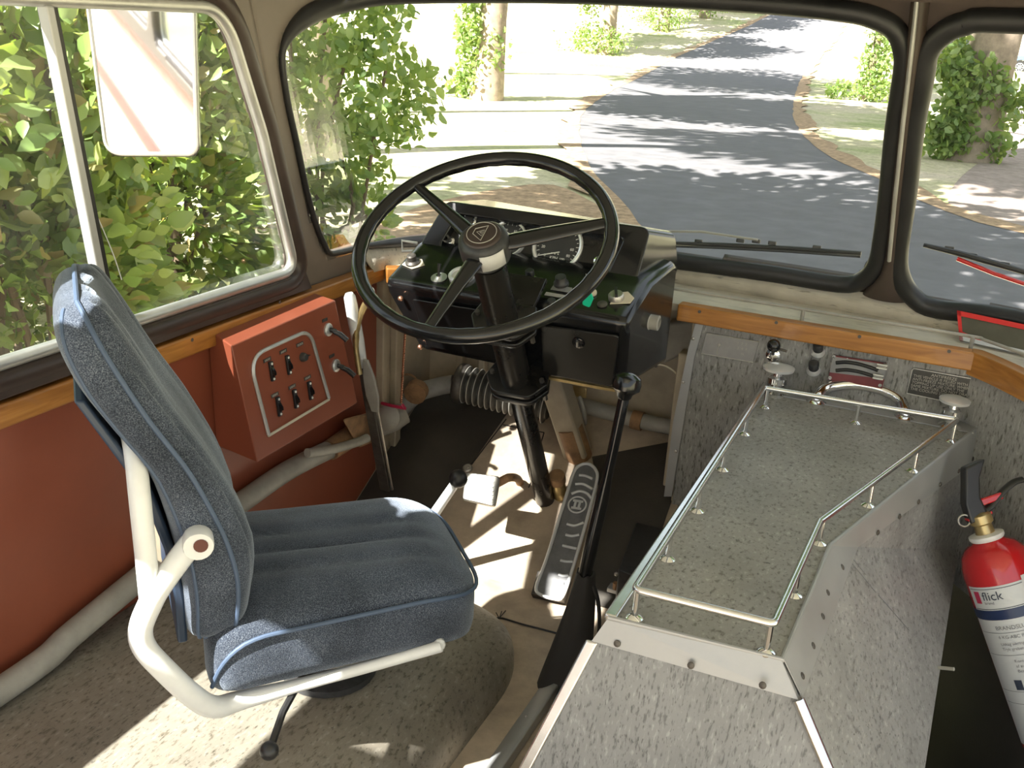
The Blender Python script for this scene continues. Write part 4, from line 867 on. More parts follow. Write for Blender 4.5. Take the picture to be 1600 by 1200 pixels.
# ------------------------------------------------------------------ engine cover
HZ = .53
ec_ = thing('engine_cover', (-.1, 1.6, 0), 'large grey lino-clad engine cover with aluminium edging between driver and door', 'engine cover')
nl, nr, kk, fr, fl_ = [Zp(*p, HZ) for p in ((950, 966), (1222, 1032), (1297, 853), (1531, 668), (1196, 600))]
fr = V((fr.x, 2.252, HZ)); fl_ = V((fl_.x, 2.252, HZ))
top = [nl, nr, kk, fr, fl_]
G().prism(top, (0, 0, -.012)).obj('top_panel', 'lino_top', ec_, smooth=0)
# right flank: two facets from the kinked top edge down to the step well
dn_fr = Yp(1450, 1170, 2.20); 
def down(p, q, h): return p+(q-p)*h
nrb = PL(1245, 1093, nr, (0, -3.5, 1)); nrb2 = PL(1290, 1200, nr, (0, -3.5, 1)); dv = norm(nrb2-nrb); nrd = nrb2+dv*.75
nlb = PL(925, 1001, nl, (0, -3.5, 1)); nlb2 = PL(818, 1203, nl, (0, -3.5, 1)); dl = norm(nlb2-nlb); nld = nlb2+dl*.42
frd = fr+(dn_fr-fr)*1.3
n1 = norm((kk-nr).cross(dv)); n1 = n1 if n1.x > 0 else -n1; n2 = norm((fr-kk).cross(frd-kk)); n2 = n2 if n2.x > 0 else -n2
cd_ = n1.cross(n2).normalized(); cd_ = cd_ if cd_.z < 0 else -cd_
def drop(p, d, z): return p+d*((z-p.z)/d.z)
nrd = drop(nr, dv, -.5) if dv.z < -.2 else nrb2+dv*.8
# the flank is trimmed along a straight rear-to-front line where it meets the step well
(ax_, ay_), (bx_, by_) = px_of(kk), px_of(kk+cd_*.5); (gx_, gy_), (hx_, hy_) = (1527, 668), (1450, 1170)
den = (bx_-ax_)*(hy_-gy_)-(by_-ay_)*(hx_-gx_); tq = ((gx_-ax_)*(hy_-gy_)-(gy_-ay_)*(hx_-gx_))/den; xp = (ax_+(bx_-ax_)*tq, ay_+(by_-ay_)*tq)
kd = PL(*xp, kk, n1); e1 = PL(1450, 1170, kk, n1); e2 = PL(1425, 1330, kk, n1)
nrb = nr+dv*(nrb-nr).length
G().add([nr, kk, kd, e1, e2, nrd], [(0, 1, 2, 3, 4, 5)]).add([kk, fr, kd], [(0, 1, 2)]).add([fr, kd, e1, e2]+[V((p.x-.004, p.y, -.6)) for p in (fr, kd, e1, e2)], [(0, 1, 5, 4), (1, 2, 6, 5), (2, 3, 7, 6)]).obj('right_flank', 'lino_side', ec_, smooth=0)
G().add([nl, nr, nrb, nrd, nld, nlb], [(0, 1, 2, 5), (2, 3, 4, 5)]).obj('rear_panel', 'lino_rear', ec_, smooth=0)
lf = [nl, fl_, V((-.47, 2.252, .14)), V((-.46, 1.2, .0)), nld]; G().add(lf, [(0, 1, 2, 3, 4)]).obj('left_flank', 'lino_vert', ec_, smooth=0)
# aluminium edging
rn = norm((kk-nr).cross(V((0, 0, -1)))); 
def strip(pts_in, pts_out, n_lift, name, mat='alu_flat'):
    g = G(); n = len(pts_in)
    lo = [p+l for p, l in zip(pts_in, n_lift)]; hi = [p+l for p, l in zip(pts_out, n_lift)]
    g.loft([lo, hi], cap=False, closed=False); return g.obj(name, mat, ec_, smooth=0, solid=.0016)
rnrm = norm((nrd-nlb).cross(nl-nlb)); rnrm = rnrm if rnrm.y < 0 else -rnrm
strip([nl, nr], [nlb, nrb], [rnrm*.002]*2, 'rear_edging')
f1, f2 = n1, n2
o_nr = PL(1250, 1090, nr, f1); o_k = PL(1326, 866, kk, f1); o_k = drop(kk, cd_, kk.z-.045); o_k2 = o_k; o_f = PL(1521, 722, fr, f2)
o_f = V((o_f.x, min(o_f.y, 2.25), o_f.z))
strip([nr, kk, fr], [o_nr, o_k, o_f], [f1*.003, (f1+f2)*.0016, f2*.003], 'flank_edging')
eg = [p+V((0, 0, .001)) for p in (nl, nr, kk, fr)]; G().tube(eg, .004, 8).obj('edge_bead', 'alu_flat', ec_)
le = [fl_+V((-.002, 0, .002)), nl+V((-.002, 0, .002)), nlb, nld]
G().loft([[p+V((-.004, 0, -.008)), p+V((-.004, 0, .004)), p+V((.014, 0, .004)), p+V((.014, 0, -.008))] for p in le[:2]]).obj('left_edging', 'alu_edge', ec_, bevel=.003)
G().loft([[p-V((.008, 0, 0))-rnrm*.004, p-V((.008, 0, 0))+rnrm*.004, p+V((.010, 0, 0))+rnrm*.004, p+V((.010, 0, 0))-rnrm*.004] for p in (nlb, nld)]).obj('left_edging', 'alu_edge', ec_, bevel=.003)
G().tube([nrb+rnrm*.001, nrd+rnrm*.001], .0085, 12).obj('corner_bead', 'alu_edge', ec_)
G().loft([[V((x, y, HZ+dz)) for y, dz in ((2.19, .0005), (2.19, .003), (2.25, .003), (2.25, .0005))] for x in (fl_.x, fr.x-.012)]).obj('front_edging', 'alu_flat', ec_, smooth=0)
def screw(p, n, r=.0052):
    o = G().lathe([(r, 0), (r*.95, .0015), (r*.5, .0028), (.0004, .003)], p, n, 10).obj('screw', 'steel_dark', ec_)
for p in ((965, 1005), (1080, 1039), (1192, 1070)): screw(PL(*p, nl, rnrm)+rnrm*.002, rnrm)
for p in ((1290, 927), (1282, 964), (1267, 1010), (1250, 1057), (1313, 887)): screw(PL(*p, nr, f1)+f1*.003, f1)
for p in ((1367, 831), (1401, 806), (1431, 783), (1465, 756), (1494, 735), (1516, 716)): screw(PL(*p, kk, f2)+f2*.005, f2)
screw(PL(1326, 861, kk, f2)+f2*.002, f2)
for A_, B_ in (((1328, 868), (1352, 898)), ((1324, 872), (1368, 926)), ((1372, 930), (1420, 985))): G().tube([PL(*A_, kk, f1)+f1*.0008, PL(*B_, kk, f1)+f1*.0008], .0006, 5).obj('scratch', 'text_grey', ec_)
pk = PL(1466, 1043, kk, f1); G().tube([pk, pk+f1*.03+V((.0, -.01, -.005))], .0035, 8).obj('peg', 'grey_paint', ec_)
# guard rail round the top
RZ = HZ+.046; RP = [Zp(*p, RZ) for p in ((1194, 606), (992, 921), (1209, 975), (1281, 815), (1497, 656))]
RP[0].y = min(RP[0].y, 2.2); RP[4].y = min(RP[4].y, 2.2)
gr = G().tube(roundpoly(RP, .008, 4), .0058, 12, closed=True).obj('guard_rail', 'alu_edge', ec_)
for p in ((1190, 632), (1162, 679), (1129, 735), (1091, 800), (1044, 875), (990, 966), (1197, 1022), (1240, 931), (1273, 850), (1353, 790), (1426, 737), (1487, 691), (1337, 659)):
    f = Zp(*p, HZ); best = None
    for a, b_ in zip(RP, RP[1:]+RP[:1]):
        d = b_-a; t = max(0.02, min(.98, (f-a).dot(d)/d.length_squared)); q = a+d*t; e = math.hypot(q.x-f.x, q.y-f.y)
        if best is None or e < best[0]: best = (e, q)
    f2_ = V((best[1].x, best[1].y, HZ)); G().lathe([(.0125, 0), (.0125, .002), (.009, .005), (.0048, .007), (.0045, RZ-HZ), (.0045, RZ-HZ)], f2_, (0, 0, 1), 16).obj('post', 'chrome', gr)
# chrome grab handle
h0, h1 = Zp(1275, 629, HZ), Zp(1413, 653, HZ)
hp_ = [h0+V((0, 0, .004)), h0+V((0, 0, .012)), h0+V((.012, .03, .026)), h0*.75+h1*.25+V((0, .05, .036)), h0*.5+h1*.5+V((0, .055, .040)), h0*.25+h1*.75+V((0, .05, .036)), h1+V((-.012, .03, .026)), h1+V((0, 0, .012)), h1+V((0, 0, .004))]
hd_ = G().tube(catmull(hp_, 6), .0125, 14).obj('grab_handle', 'chrome', ec_)
for p in (h0, h1): G().lathe([(.022, 0), (.022, .003), (.014, .007), (.010, .012)], p, (0, 0, 1), 20).obj('rosette', 'chrome', hd_)
# chrome clamp latches
for px, py, s_ in ((1216, 606, 1.12), (1484, 655, 1.0)):
    b0 = Zp(px, py, HZ); b0.y = min(b0.y, 2.205)
    G().lathe([(.024*s_, 0), (.024*s_, .004), (.018*s_, .008), (.011*s_, .012), (.011*s_, .022), (.021*s_, .027), (.021*s_, .040), (.011*s_, .044), (.010*s_, .056), (.0005, .056)], b0, (0, 0, 1), 28).obj('clamp_knob', 'chrome', ec_); G().lathe([(.010*s_, .054), (.031*s_, .058), (.032*s_, .064), (.018*s_, .069), (.0005, .070)], b0, (0, 0, 1), 28).obj('clamp_cap', 'bezel', ec_)

# ------------------------------------------------------------------ fittings on the bulkhead
BY = 2.253
def Bp(px, py, d=0): return Yp(px, py, BY-d)
bnn = V((0, -1, 0))
dp1 = thing('shift_diagram_plate', Bp(1140, 542), 'pale engraved gear diagram plate on the left of the grey bulkhead', 'plate')
q = [Bp(*p, .001) for p in ((1104, 520), (1186, 534), (1177, 566), (1096, 552))]; G().prism(q, (0, -.0015, 0)).obj('plate', 'alu_plate', dp1, smooth=0)
G().tube([p+V((0, -.0015, 0)) for p in q], .0012, 6, closed=True).obj('border', 'alu', dp1)
g = G(); g.tube([Bp(1120, 553, .0025), Bp(1123, 541, .0025)], .0012, 6); g.ball(Bp(1124, 539, .0025), .0045, 8, (1, 1, .5), (0, 1, 0)); g.obj('diagram', 'mark_dim', dp1)
ru = norm(V(q[1])-V(q[0])); rv = norm(V(q[0])-V(q[3]))
for k, s in enumerate(('1  3  5', '2  4  R', 'N')): text('lettering', s, Bp(1160, 537+k*8, .0026), ru, rv, .009, 'mark_dim', dp1, depth=.0002)
dp2 = thing('notice_plate', Bp(1472, 604), 'black notice plate with rows of pale lettering at the right of the bulkhead', 'plate')
q = [Bp(*p, .001) for p in ((1426, 575), (1528, 593), (1520, 636), (1417, 614))]; G().prism(roundpoly(q, [.006, .006, 0, 0], 4), (0, -.0015, 0)).obj('plate', 'dark_plate', dp2, smooth=0)
G().tube([p+V((0, -.0015, 0)) for p in roundpoly(q, [.006, .006, 0, 0], 4)], .0012, 6, closed=True).obj('border', 'alu', dp2)
ru = norm(q[1]-q[0]); rv = norm(q[0]-q[3])
o = q[0]*.5+q[1]*.5-rv*.0075; text('lettering', 'ANTIFREEZE', o+V((0, -.0027, 0)), ru, rv, .0095, 'mark_dim', dp2, depth=.0002)
for k, s in enumerate(('THIS VEHICLE IS FILLED WITH', 'ANTI-FREEZE MIXTURE. WHEN', 'TOPPING UP USE ONLY THE', 'SAME MIXTURE. DO NOT DRAIN', 'THE COOLING SYSTEM')):
    text('lettering', s, q[0]+ru*.005-rv*(.0155+k*.0076)+V((0, -.0027, 0)), ru, rv, .0084, 'mark_dim', dp2, align='LEFT', depth=.0002)
pk_ = thing('stop_control', Bp(1212, 553), 'black ball knob on a stem, upper left of the grey bulkhead', 'knob')
c = Bp(1208, 554); G().lathe([(.016, 0), (.016, .004), (.010, .008), (.006, .009)], c, bnn, 20).obj('bezel', 'chrome', pk_); e = c+V((.004, -.035, .028)); G().tube([c, c+V((.001, -.015, .008)), e], .0042, 10).obj('stem', 'black_plastic', pk_); G().ball(e+V((0, -.004, .005)), .0155, 16).obj('knob', 'black_gloss', pk_); G().tube([e, e+V((.03, 0, -.004))], .003, 8).obj('pin', 'steel_dark', pk_)
for (px, py), s in (((1278, 549), 'black push knob with chrome collar, upper of the two left of the red slider panel'), ((1271, 578), 'black push knob with chrome collar, lower of the two left of the red slider panel')):
    kx_ = norm(V((0, -.62, .78))); kn = thing('push_knob', Bp(px, py), s, 'knob', 'push knobs on the bulkhead'); G().lathe([(.016, 0), (.016, .006), (.013, .010), (.0125, .012)], Bp(px, py)-kx_*.004, kx_, 22).obj('collar', 'bezel', kn); G().lathe([(.0115, .006), (.0115, .026), (.009, .029), (.0005, .029)], Bp(px, py), kx_, 22).obj('knob', 'black_worn', kn)
hpn = thing('heater_control', Bp(1338, 580), 'dark red control panel with two curved sliding levers on the bulkhead', 'control panel')
q = [Bp(*p, .001) for p in ((1303, 554), (1387, 567), (1379, 606), (1294, 592))]; G().prism(q, (0, -.008, 0)).obj('panel', 'heater_red', hpn, bevel=.002)
ql = [q[0]+(q[3]-q[0])*.04, q[1]+(q[2]-q[1])*.04, q[1]+(q[2]-q[1])*.60, q[0]+(q[3]-q[0])*.68]; G().prism([p+V((0, -.0078, 0)) for p in ql], (0, -.0012, 0)).obj('scale_plate', 'alu_plate', hpn, smooth=0)
for y0, (kx, ky) in ((0, (1378, 573)), (13, (1372, 589))):
    G().tube(catmull([Bp(px, py+y0*.92, .011) for px, py in ((1306, 567), (1322, 566), (1342, 569), (1362, 575), (1372, 579))], 5), .0042, 8).obj('slot', 'rubber', hpn)
    lv_ = G().box(Bp(kx, ky, .017), (.020, .016, .010), (norm(ru), V((0, 1, 0)), rv)).obj('slider', 'grey_paint', hpn, bevel=.003)
    for z_ in (-.004, .004): G().box(Bp(kx, ky, .027)+V((0, 0, z_)), (.022, .003, .0025), (norm(ru), V((0, 1, 0)), rv)).obj('ridge', 'mark_white', lv_)
for p in ((1303, 557), (1383, 570), (1375, 602), (1297, 590)): G().lathe([(.0048, 0), (.004, .0018), (.0005, .002)], Bp(*p, .009), bnn, 10).obj('screw', 'chrome', hpn)
for p in ((1324, 561), (1356, 567), (1323, 571), (1354, 578)): G().lathe([(.0022, 0), (.0005, .001)], Bp(*p, .009), bnn, 8).obj('stud', 'mark_white', hpn)

# ------------------------------------------------------------------ fire extinguisher leaning in the door corner
fe = thing('fire_extinguisher', (.28, 2.0, -.1), 'red and white fire extinguisher leaning in the dark step well beside the engine cover', 'fire extinguisher')
T = Yp(1543, 842, 1.98); Bo = Yp(1668, 1200, 1.90); d = norm(Bo-T); Rr = .066
Lc = .44
prof = [(.020, -.012), (.026, -.006), (.030, .004), (.046, .012), (.058, .026), (.064, .045), (Rr, .06), (Rr, Lc-.03), (.06, Lc-.008), (.04, Lc)]
G().lathe(prof, T, d, 40).obj('cylinder', 'ext_red', fe, smooth=60)
ex, ey, _ = frame(d, V((0, 0, 1)))
view = norm(CAM-T); ph0 = math.atan2(view.dot(ey), view.dot(ex))
def wrap(h0, h1, a0, a1, lift, mat, name, n=24, parent=fe):
    g = G(); g.loft([[T+d*h+(ex*math.cos(ph0+a0+(a1-a0)*k/n)+ey*math.sin(ph0+a0+(a1-a0)*k/n))*(Rr+lift) for k in range(n+1)] for h in np.linspace(h0, h1, 4)], cap=False, closed=False); return g.obj(name, mat, parent, smooth=60)
sgn = 1
tst = T+ex*math.cos(ph0+.5)+ey*math.sin(ph0+.5)
sgn = 1 if (tst-T).dot(rt) > 0 else -1        # +angle runs to the viewer's right
def wr2(h0, h1, a0, a1, lift, mat, name, parent=fe): return wrap(h0, h1, sgn*a0, sgn*a1, lift, mat, name, 24, parent)
lb1 = wr2(.075, .122, -1.15, 1.9, .0008, 'ext_white', 'brand_label'); wr2(.067, .124, .52, 1.9, .0012, 'ext_white', 'brand_label')
wr2(.122, .142, -2.2, 2.2, .0006, 'ext_blue', 'blue_band'); lb2 = wr2(.142, .40, -1.3, 1.9, .0008, 'ext_white', 'instruction_label')
wr2(.084, .108, -.97, -.78, .0014, 'magenta', 'logo_block', lb1); wr2(.080, .098, .64, .85, .0018, 'magenta', 'logo_block', lb1)
for h in (.079, .119): wr2(h, h+.0012, -1.1, .5, .0014, 'text_dark', 'rule', lb1)
def curved_text(s, h, a, size, mat, parent):
    cu = bpy.data.curves.new('t', 'FONT'); cu.body = s; cu.size = size; cu.align_x = 'LEFT'; cu.align_y = 'CENTER'; t = bpy.data.objects.new('t', cu); COL.objects.link(t)
    me = bpy.data.meshes.new_from_object(t.evaluated_get(bpy.context.evaluated_depsgraph_get())); bpy.data.objects.remove(t); g = G(); vs = []
    for v in me.vertices:
        q = ph0+sgn*(a+v.co.x/Rr); vs.append(T+d*(h-v.co.y)+(ex*math.cos(q)+ey*math.sin(q))*(Rr+.0022))
    g.add(vs, [tuple(p.vertices) for p in me.polygons]); return g.obj('lettering', mat, parent, smooth=0)
curved_text('flick', .094, -.70, .024, 'text_dark', lb1); curved_text('brand', .107, -.68, .008, 'text_grey', lb1)
rows = [(.158, 'BRANDSLUKKER', .011), (.176, '6 KG ABC PULVER', .009), (.190, 'Udtag sikringssplinten', .008), (.200, 'Tryk grebet ned', .008), (.224, 'Kontrolleres hvert aar', .008), (.234, 'af autoriseret firma', .008), (.244, 'Beskyttes mod frost', .008), (.30, 'EN 3', .012)]
for h, s, sz in rows: curved_text(s, h, -.62 if h < .21 else -.4, sz, 'text_grey', lb2)
for h in (.167, .212, .285, .31): wr2(h, h+.001, -1.2, 1.2, .0014, 'text_grey', 'rule', lb2)
for k, (h, a) in enumerate(((.255, .10), (.255, .28), (.272, .14), (.272, .34))): wr2(h, h+.014, a, a+.13, .0014, 'ext_blue', 'pictogram', lb2)
wr2(.262, .282, -.62, -.4, .0014, 'text_dark', 'pictogram', lb2)
# head: valve, neck ring, squeeze grips, ring and pin
hd = G().lathe([(.019, 0), (.017, -.03), (.022, -.034), (.022, -.05), (.012, -.056)], T, d, 22).obj('valve', 'brass', fe)
G().lathe([(.030, .0), (.033, -.004), (.033, -.010), (.024, -.013)], T, d, 28).obj('neck_ring', 'white_paint', hd)
hx = norm(rt-d*rt.dot(d)); vz = norm(d.cross(hx)); vz = vz if vz.dot(view) > 0 else -vz; hT = T-d*.05
G().loft([[hT+hx*a+d*b_+vz*c_ for c_ in (-.014, .014)]+[hT+hx*(a+w_)+d*(b_-.004)+vz*c_ for c_ in (.012, -.012)] for a, b_, w_ in ((-.026, .010, .04), (-.024, -.03, .034), (-.010, -.068, .032), (.000, -.098, .044))]).obj('upper_grip', 'black_plastic', hd, bevel=.004)
G().tube(catmull([hT+hx*-.01-d*.002, hT+hx*.025-d*.008, hT+hx*.055-d*.026, hT+hx*.085-d*.038, hT+hx*.105-d*.038], 5), .0085, 10, flat=.6).obj('carry_handle', 'black_plastic', hd)
G().box(hT+hx*.03-d*.022, (.05, .012, .014), (hx, vz, d)).obj('trigger_block', 'ext_red', hd, bevel=.003); G().box(hT-hx*.002+d*.002, (.05, .02, .006), (hx, vz, d)).obj('collar', 'ext_red', hd, bevel=.002)
G().tube([hT-hx*.034+vz*.006+(hx*math.cos(q)+d*math.sin(q))*.0115 for q in (2*PI*k/24 for k in range(24))], .0018, 8, closed=True).obj('pull_ring', 'steel', hd)
db = thing('step_well_box', (.23, 1.9, -.4), 'low black box in the step well under the fire extinguisher', 'box'); G().box((.36, 1.62, -.26), (.36, .40, .24)).obj('case', 'floor_dark', db, bevel=.01)

# ------------------------------------------------------------------ on the windscreen ledge
lr = thing('ledge_rail', (-.2, 2.28, .69), 'thin metal guard rail along the windscreen ledge above the timber rail', 'rail')
rp_ = [Zp(*p, .715) for p in ((1046, 436), (1130, 451), (1262, 474), (1390, 494), (1520, 514))]
for p in rp_: p.y = 2.285
rp_ += [V((.11, 2.27, .715)), V((.2, 2.19, .715)), V((.36, 2.0, .715)), V((.58, 1.8, .715))]
G().tube(catmull(rp_, 5), .0038, 8).obj('rail', 'grey_paint', lr)
for p in (rp_[0], rp_[2], V((.085, 2.28, .715)), V((.58, 1.8, .715))): G().tube([V((p.x, p.y, .688)), V((p.x, p.y, .715))], .0045, 8).obj('post', 'grey_paint', lr)
rb = thing('red_framed_board', (.15, 2.33, .69), 'dark board with red border lying on the ledge below the right windscreen', 'board')
q = [Zp(1497, 489, .735), Zp(1640, 508, .735), Zp(1640, 562, .69), Zp(1500, 531, .69)]
q = [V((.075, 2.352, .745)), V((.42, 2.20, .745)), V((.40, 2.10, .692)), V((.075, 2.295, .692))]
q = [Yp(1496, 487, 2.36), V((0, 0, 0)), V((0, 0, 0)), Zp(1500, 533, .691)]; ex_ = norm(V((1, -.26, -.0))); q[1] = q[0]+ex_*.36; q[2] = q[3]+ex_*.36; bn_ = norm((q[1]-q[0]).cross(q[3]-q[0])); bn_ = bn_ if bn_.z > 0 else -bn_
G().prism([p+bn_*.001 for p in q], bn_*.006).obj('panel', 'board_dark', rb, smooth=0)
dwn = (q[3]-q[0])
G().prism([q[0], q[1], q[1]+dwn*.17, q[0]+dwn*.17], bn_*.009).obj('red_border', 'board_red', rb, smooth=0)
G().prism([q[0], q[0]+ex_*.008, q[3]+ex_*.008, q[3]], bn_*.009).obj('red_border', 'board_red', rb, smooth=0)
G().prism([q[0]+dwn*.68, q[0]+dwn*.82+ex_*.05, q[0]+dwn*.86+ex_*.05, q[0]+dwn*.86], bn_*.009).obj('red_border', 'board_red', rb, smooth=0)
G().prism([q[0]+dwn*.86, q[1]+dwn*.86, q[2], q[3]], bn_*.009).obj('white_edge', 'ext_white', rb, smooth=0)
lp = thing('ledge_clip', Zp(1100, 428, .69), 'small dark clip and loose paper on the ledge right of the dashboard', 'clip'); G().box(Zp(1102, 427, .698), (.014, .012, .016)).obj('clip', 'black_plastic', lp, bevel=.002); G().prism([Zp(*p, .6905) for p in ((1062, 430), (1112, 425), (1116, 438), (1068, 442))], (0, 0, .001)).obj('paper', 'grey_paint', lp, smooth=0)

# ------------------------------------------------------------------ wipers and mirror outside the glass
def outp(px, py, d=-.035):
    u, z = Uz(px, py); return S(u, z)+Sn(u, z)*d
wp = thing('windscreen_wiper', outp(1180, 398), 'black windscreen wiper resting along the foot of the left windscreen', 'wiper', )
bl = [outp(*p) for p in ((1015, 392), (1120, 396), (1230, 402), (1340, 410))]
G().tube(bl, [.004, .006, .006, .005], 8).obj('blade', 'rubber', wp); G().tube([p+V((0, -.004, -.007)) for p in bl], .003, 6).obj('squeegee', 'black_worn', wp)
G().tube([outp(1010, 374), outp(1090, 375), outp(1178, 388)], .0032, 8).obj('arm', 'grey_paint', wp)
for p in ((1085, 392), (1150, 391), (1175, 392), (1200, 395), (1270, 402)): G().box(outp(*p, -.04), (.02, .008, .010)).obj('yoke', 'black_worn', wp, bevel=.002)
wp = thing('windscreen_wiper', outp(1520, 420), 'black wiper with a red arm across the right windscreen', 'wiper')
bl = [outp(*p) for p in ((1437, 397), (1490, 410), (1550, 427), (1597, 441))]; bl.append(bl[-1]+(bl[-1]-bl[-2]).normalized()*.15)
G().tube(bl, [.005, .007, .007, .006, .005], 8).obj('blade', 'rubber', wp); G().tube([bl[1]+V((0, -.002, -.012)), bl[2]+V((0, 0, -.022)), bl[4]+V((0, 0, -.03))], .005, 8).obj('arm', 'ext_red', wp)
for p in ((1475, 405), (1510, 416), (1560, 430)): G().box(outp(*p, -.042), (.02, .008, .010)).obj('yoke', 'black_worn', wp, bevel=.002)
mi = thing('wing_mirror', Xp(245, 120, -1.72), 'tall rounded rectangular wing mirror outside the side window', 'mirror')
mc = Xp(235, 110, -1.72); mnrm = norm(V((.445, -.89, -.09)))
q = [PL(*p, mc, mnrm) for p in ((168, 239), (309, 240), (300, -60), (130, -62))]
q = roundpoly(q, [.035, .03, .03, .03], 8)
cen = sum(q, V((0, 0, 0)))/len(q)
G().loft([[cen+(p-cen)*k-mnrm*dz for p in q] for k, dz in ((.80, .05), (.97, .04), (1.03, .02), (1.04, .0), (1.0, -.004))]).obj('housing', 'black_gloss', mi, smooth=50)
G().tube([p+mnrm*.004 for p in q], .0055, 8, closed=True).obj('rim', 'grey_paint', mi)
G().prism([cen+(p-cen)*.985+mnrm*.004 for p in q], mnrm*.002).obj('glass', 'mirror', mi, smooth=0)
G().tube([cen-mnrm*.04+V((0, 0, .1)), cen+V((.10, .06, .22)), V((-1.40, 2.0, 1.5))], .011, 10).obj('arm', 'black_worn', mi)
# ------------------------------------------------------------------ outdoors
# ground: one meadow sheet following the rise ahead, with road, verge and gravel laid on it
xs = np.concatenate([np.linspace(-140, -30, 23)[:-1], np.linspace(-30, 40, 71)[:-1], np.linspace(40, 140, 21)]); ys = np.concatenate([np.linspace(-40, 0, 14)[:-1], np.linspace(0, 110, 90)[:-1], np.linspace(110, 240, 20)])
g = G(); g.loft([[V((x, y, ground_z(x, y))) for x in xs] for y in ys], cap=False, closed=False); struct(g.obj('meadow', 'meadow', smooth=180))
def ribbon(name, L, R, lift, mat, n=14):
    g = G(); rows = []
    for a, b_ in zip(L, R): rows.append([V((p.x, p.y, ground_z(p.x, p.y)+lift)) for p in (a+(b_-a)*k/n for k in range(n+1))])
    g.loft(rows, cap=False, closed=False); return struct(g.obj(name, mat, smooth=180))
def resample(P, n):
    P = [V((p.x, p.y, 0)) for p in P]; P = catmull(P, 8); d = [0]
    for a, b_ in zip(P, P[1:]): d.append(d[-1]+(b_-a).length)
    out = []; 
    for k in range(n):
        s_ = d[-1]*k/(n-1); i = min(max(bisect.bisect_right(d, s_)-1, 0), len(P)-2); out.append(P[i]+(P[i+1]-P[i])*((s_-d[i])/max(1e-9, d[i+1]-d[i])))
    return out
rl = [Gp(*p) for p in ((1330, 640), (1180, 540), (1100, 470), (1050, 420), (1000, 368), (970, 324), (926, 280), (911, 254), (903, 227), (903, 188), (926, 162), (979, 131), (1044, 96), (1110, 66), (1175, 38), (1210, 20))]
rr_ = [Gp(*p) for p in ((2150, 560), (1950, 480), (1800, 430), (1700, 398), (1600, 368), (1512, 345), (1438, 315), (1372, 280), (1302, 249), (1263, 219), (1246, 192), (1242, 166), (1251, 131), (1273, 92), (1296, 66), (1318, 30))]
ex1, ex2 = rl[-1]+(rl[-1]-rl[-2])*3, rr_[-1]+(rr_[-1]-rr_[-2])*3
RL, RR = resample(rl, 90), resample(rr_, 90)
ribbon('road', RL, RR, .03, 'asphalt', 20)
rng = random.Random(3)
def edge(P, w, side):
    o = []
    for i, p in enumerate(P):
        t = (P[min(i+1, len(P)-1)]-P[max(i-1, 0)]).normalized(); n_ = V((-t.y, t.x, 0))*side; o.append(p+n_*w*(.5+rng.random()))
    return o
ribbon('verge', edge(RL, .35, 1), edge(RL, .06, -1), .036, 'leaf_litter', 3); ribbon('verge', edge(RR, .06, 1), edge(RR, .35, -1), .036, 'leaf_litter', 3)
gp = [Gp(*p) for p in ((1500, 352), (1480, 320), (1500, 280), (1560, 230), (1590, 190), (1640, 170))]; gq = [p+V((14, -1, 0)) for p in gp]
ribbon('gravel_yard', resample(gp, 30), resample(gq, 30), .02, 'gravel', 8)
lp_ = [Gp(*p) for p in ((520, 390), (640, 330), (760, 300), (860, 290), (930, 320))]; lq = [Gp(*p) for p in ((700, 470), (800, 440), (860, 420), (940, 400), (1000, 380))]
pg_ = [V((-1.9, -20, 0)), V((-1.9, -6, 0)), V((-1.9, 1.0, 0))]; ribbon('gravel_path', resample(pg_, 20), resample([p-V((5.5, 0, 0)) for p in pg_], 20), .02, 'gravel_dark', 8)
ribbon('leafy_ground', resample(lp_, 20), resample(lq, 20), .012, 'leaf_litter', 10)

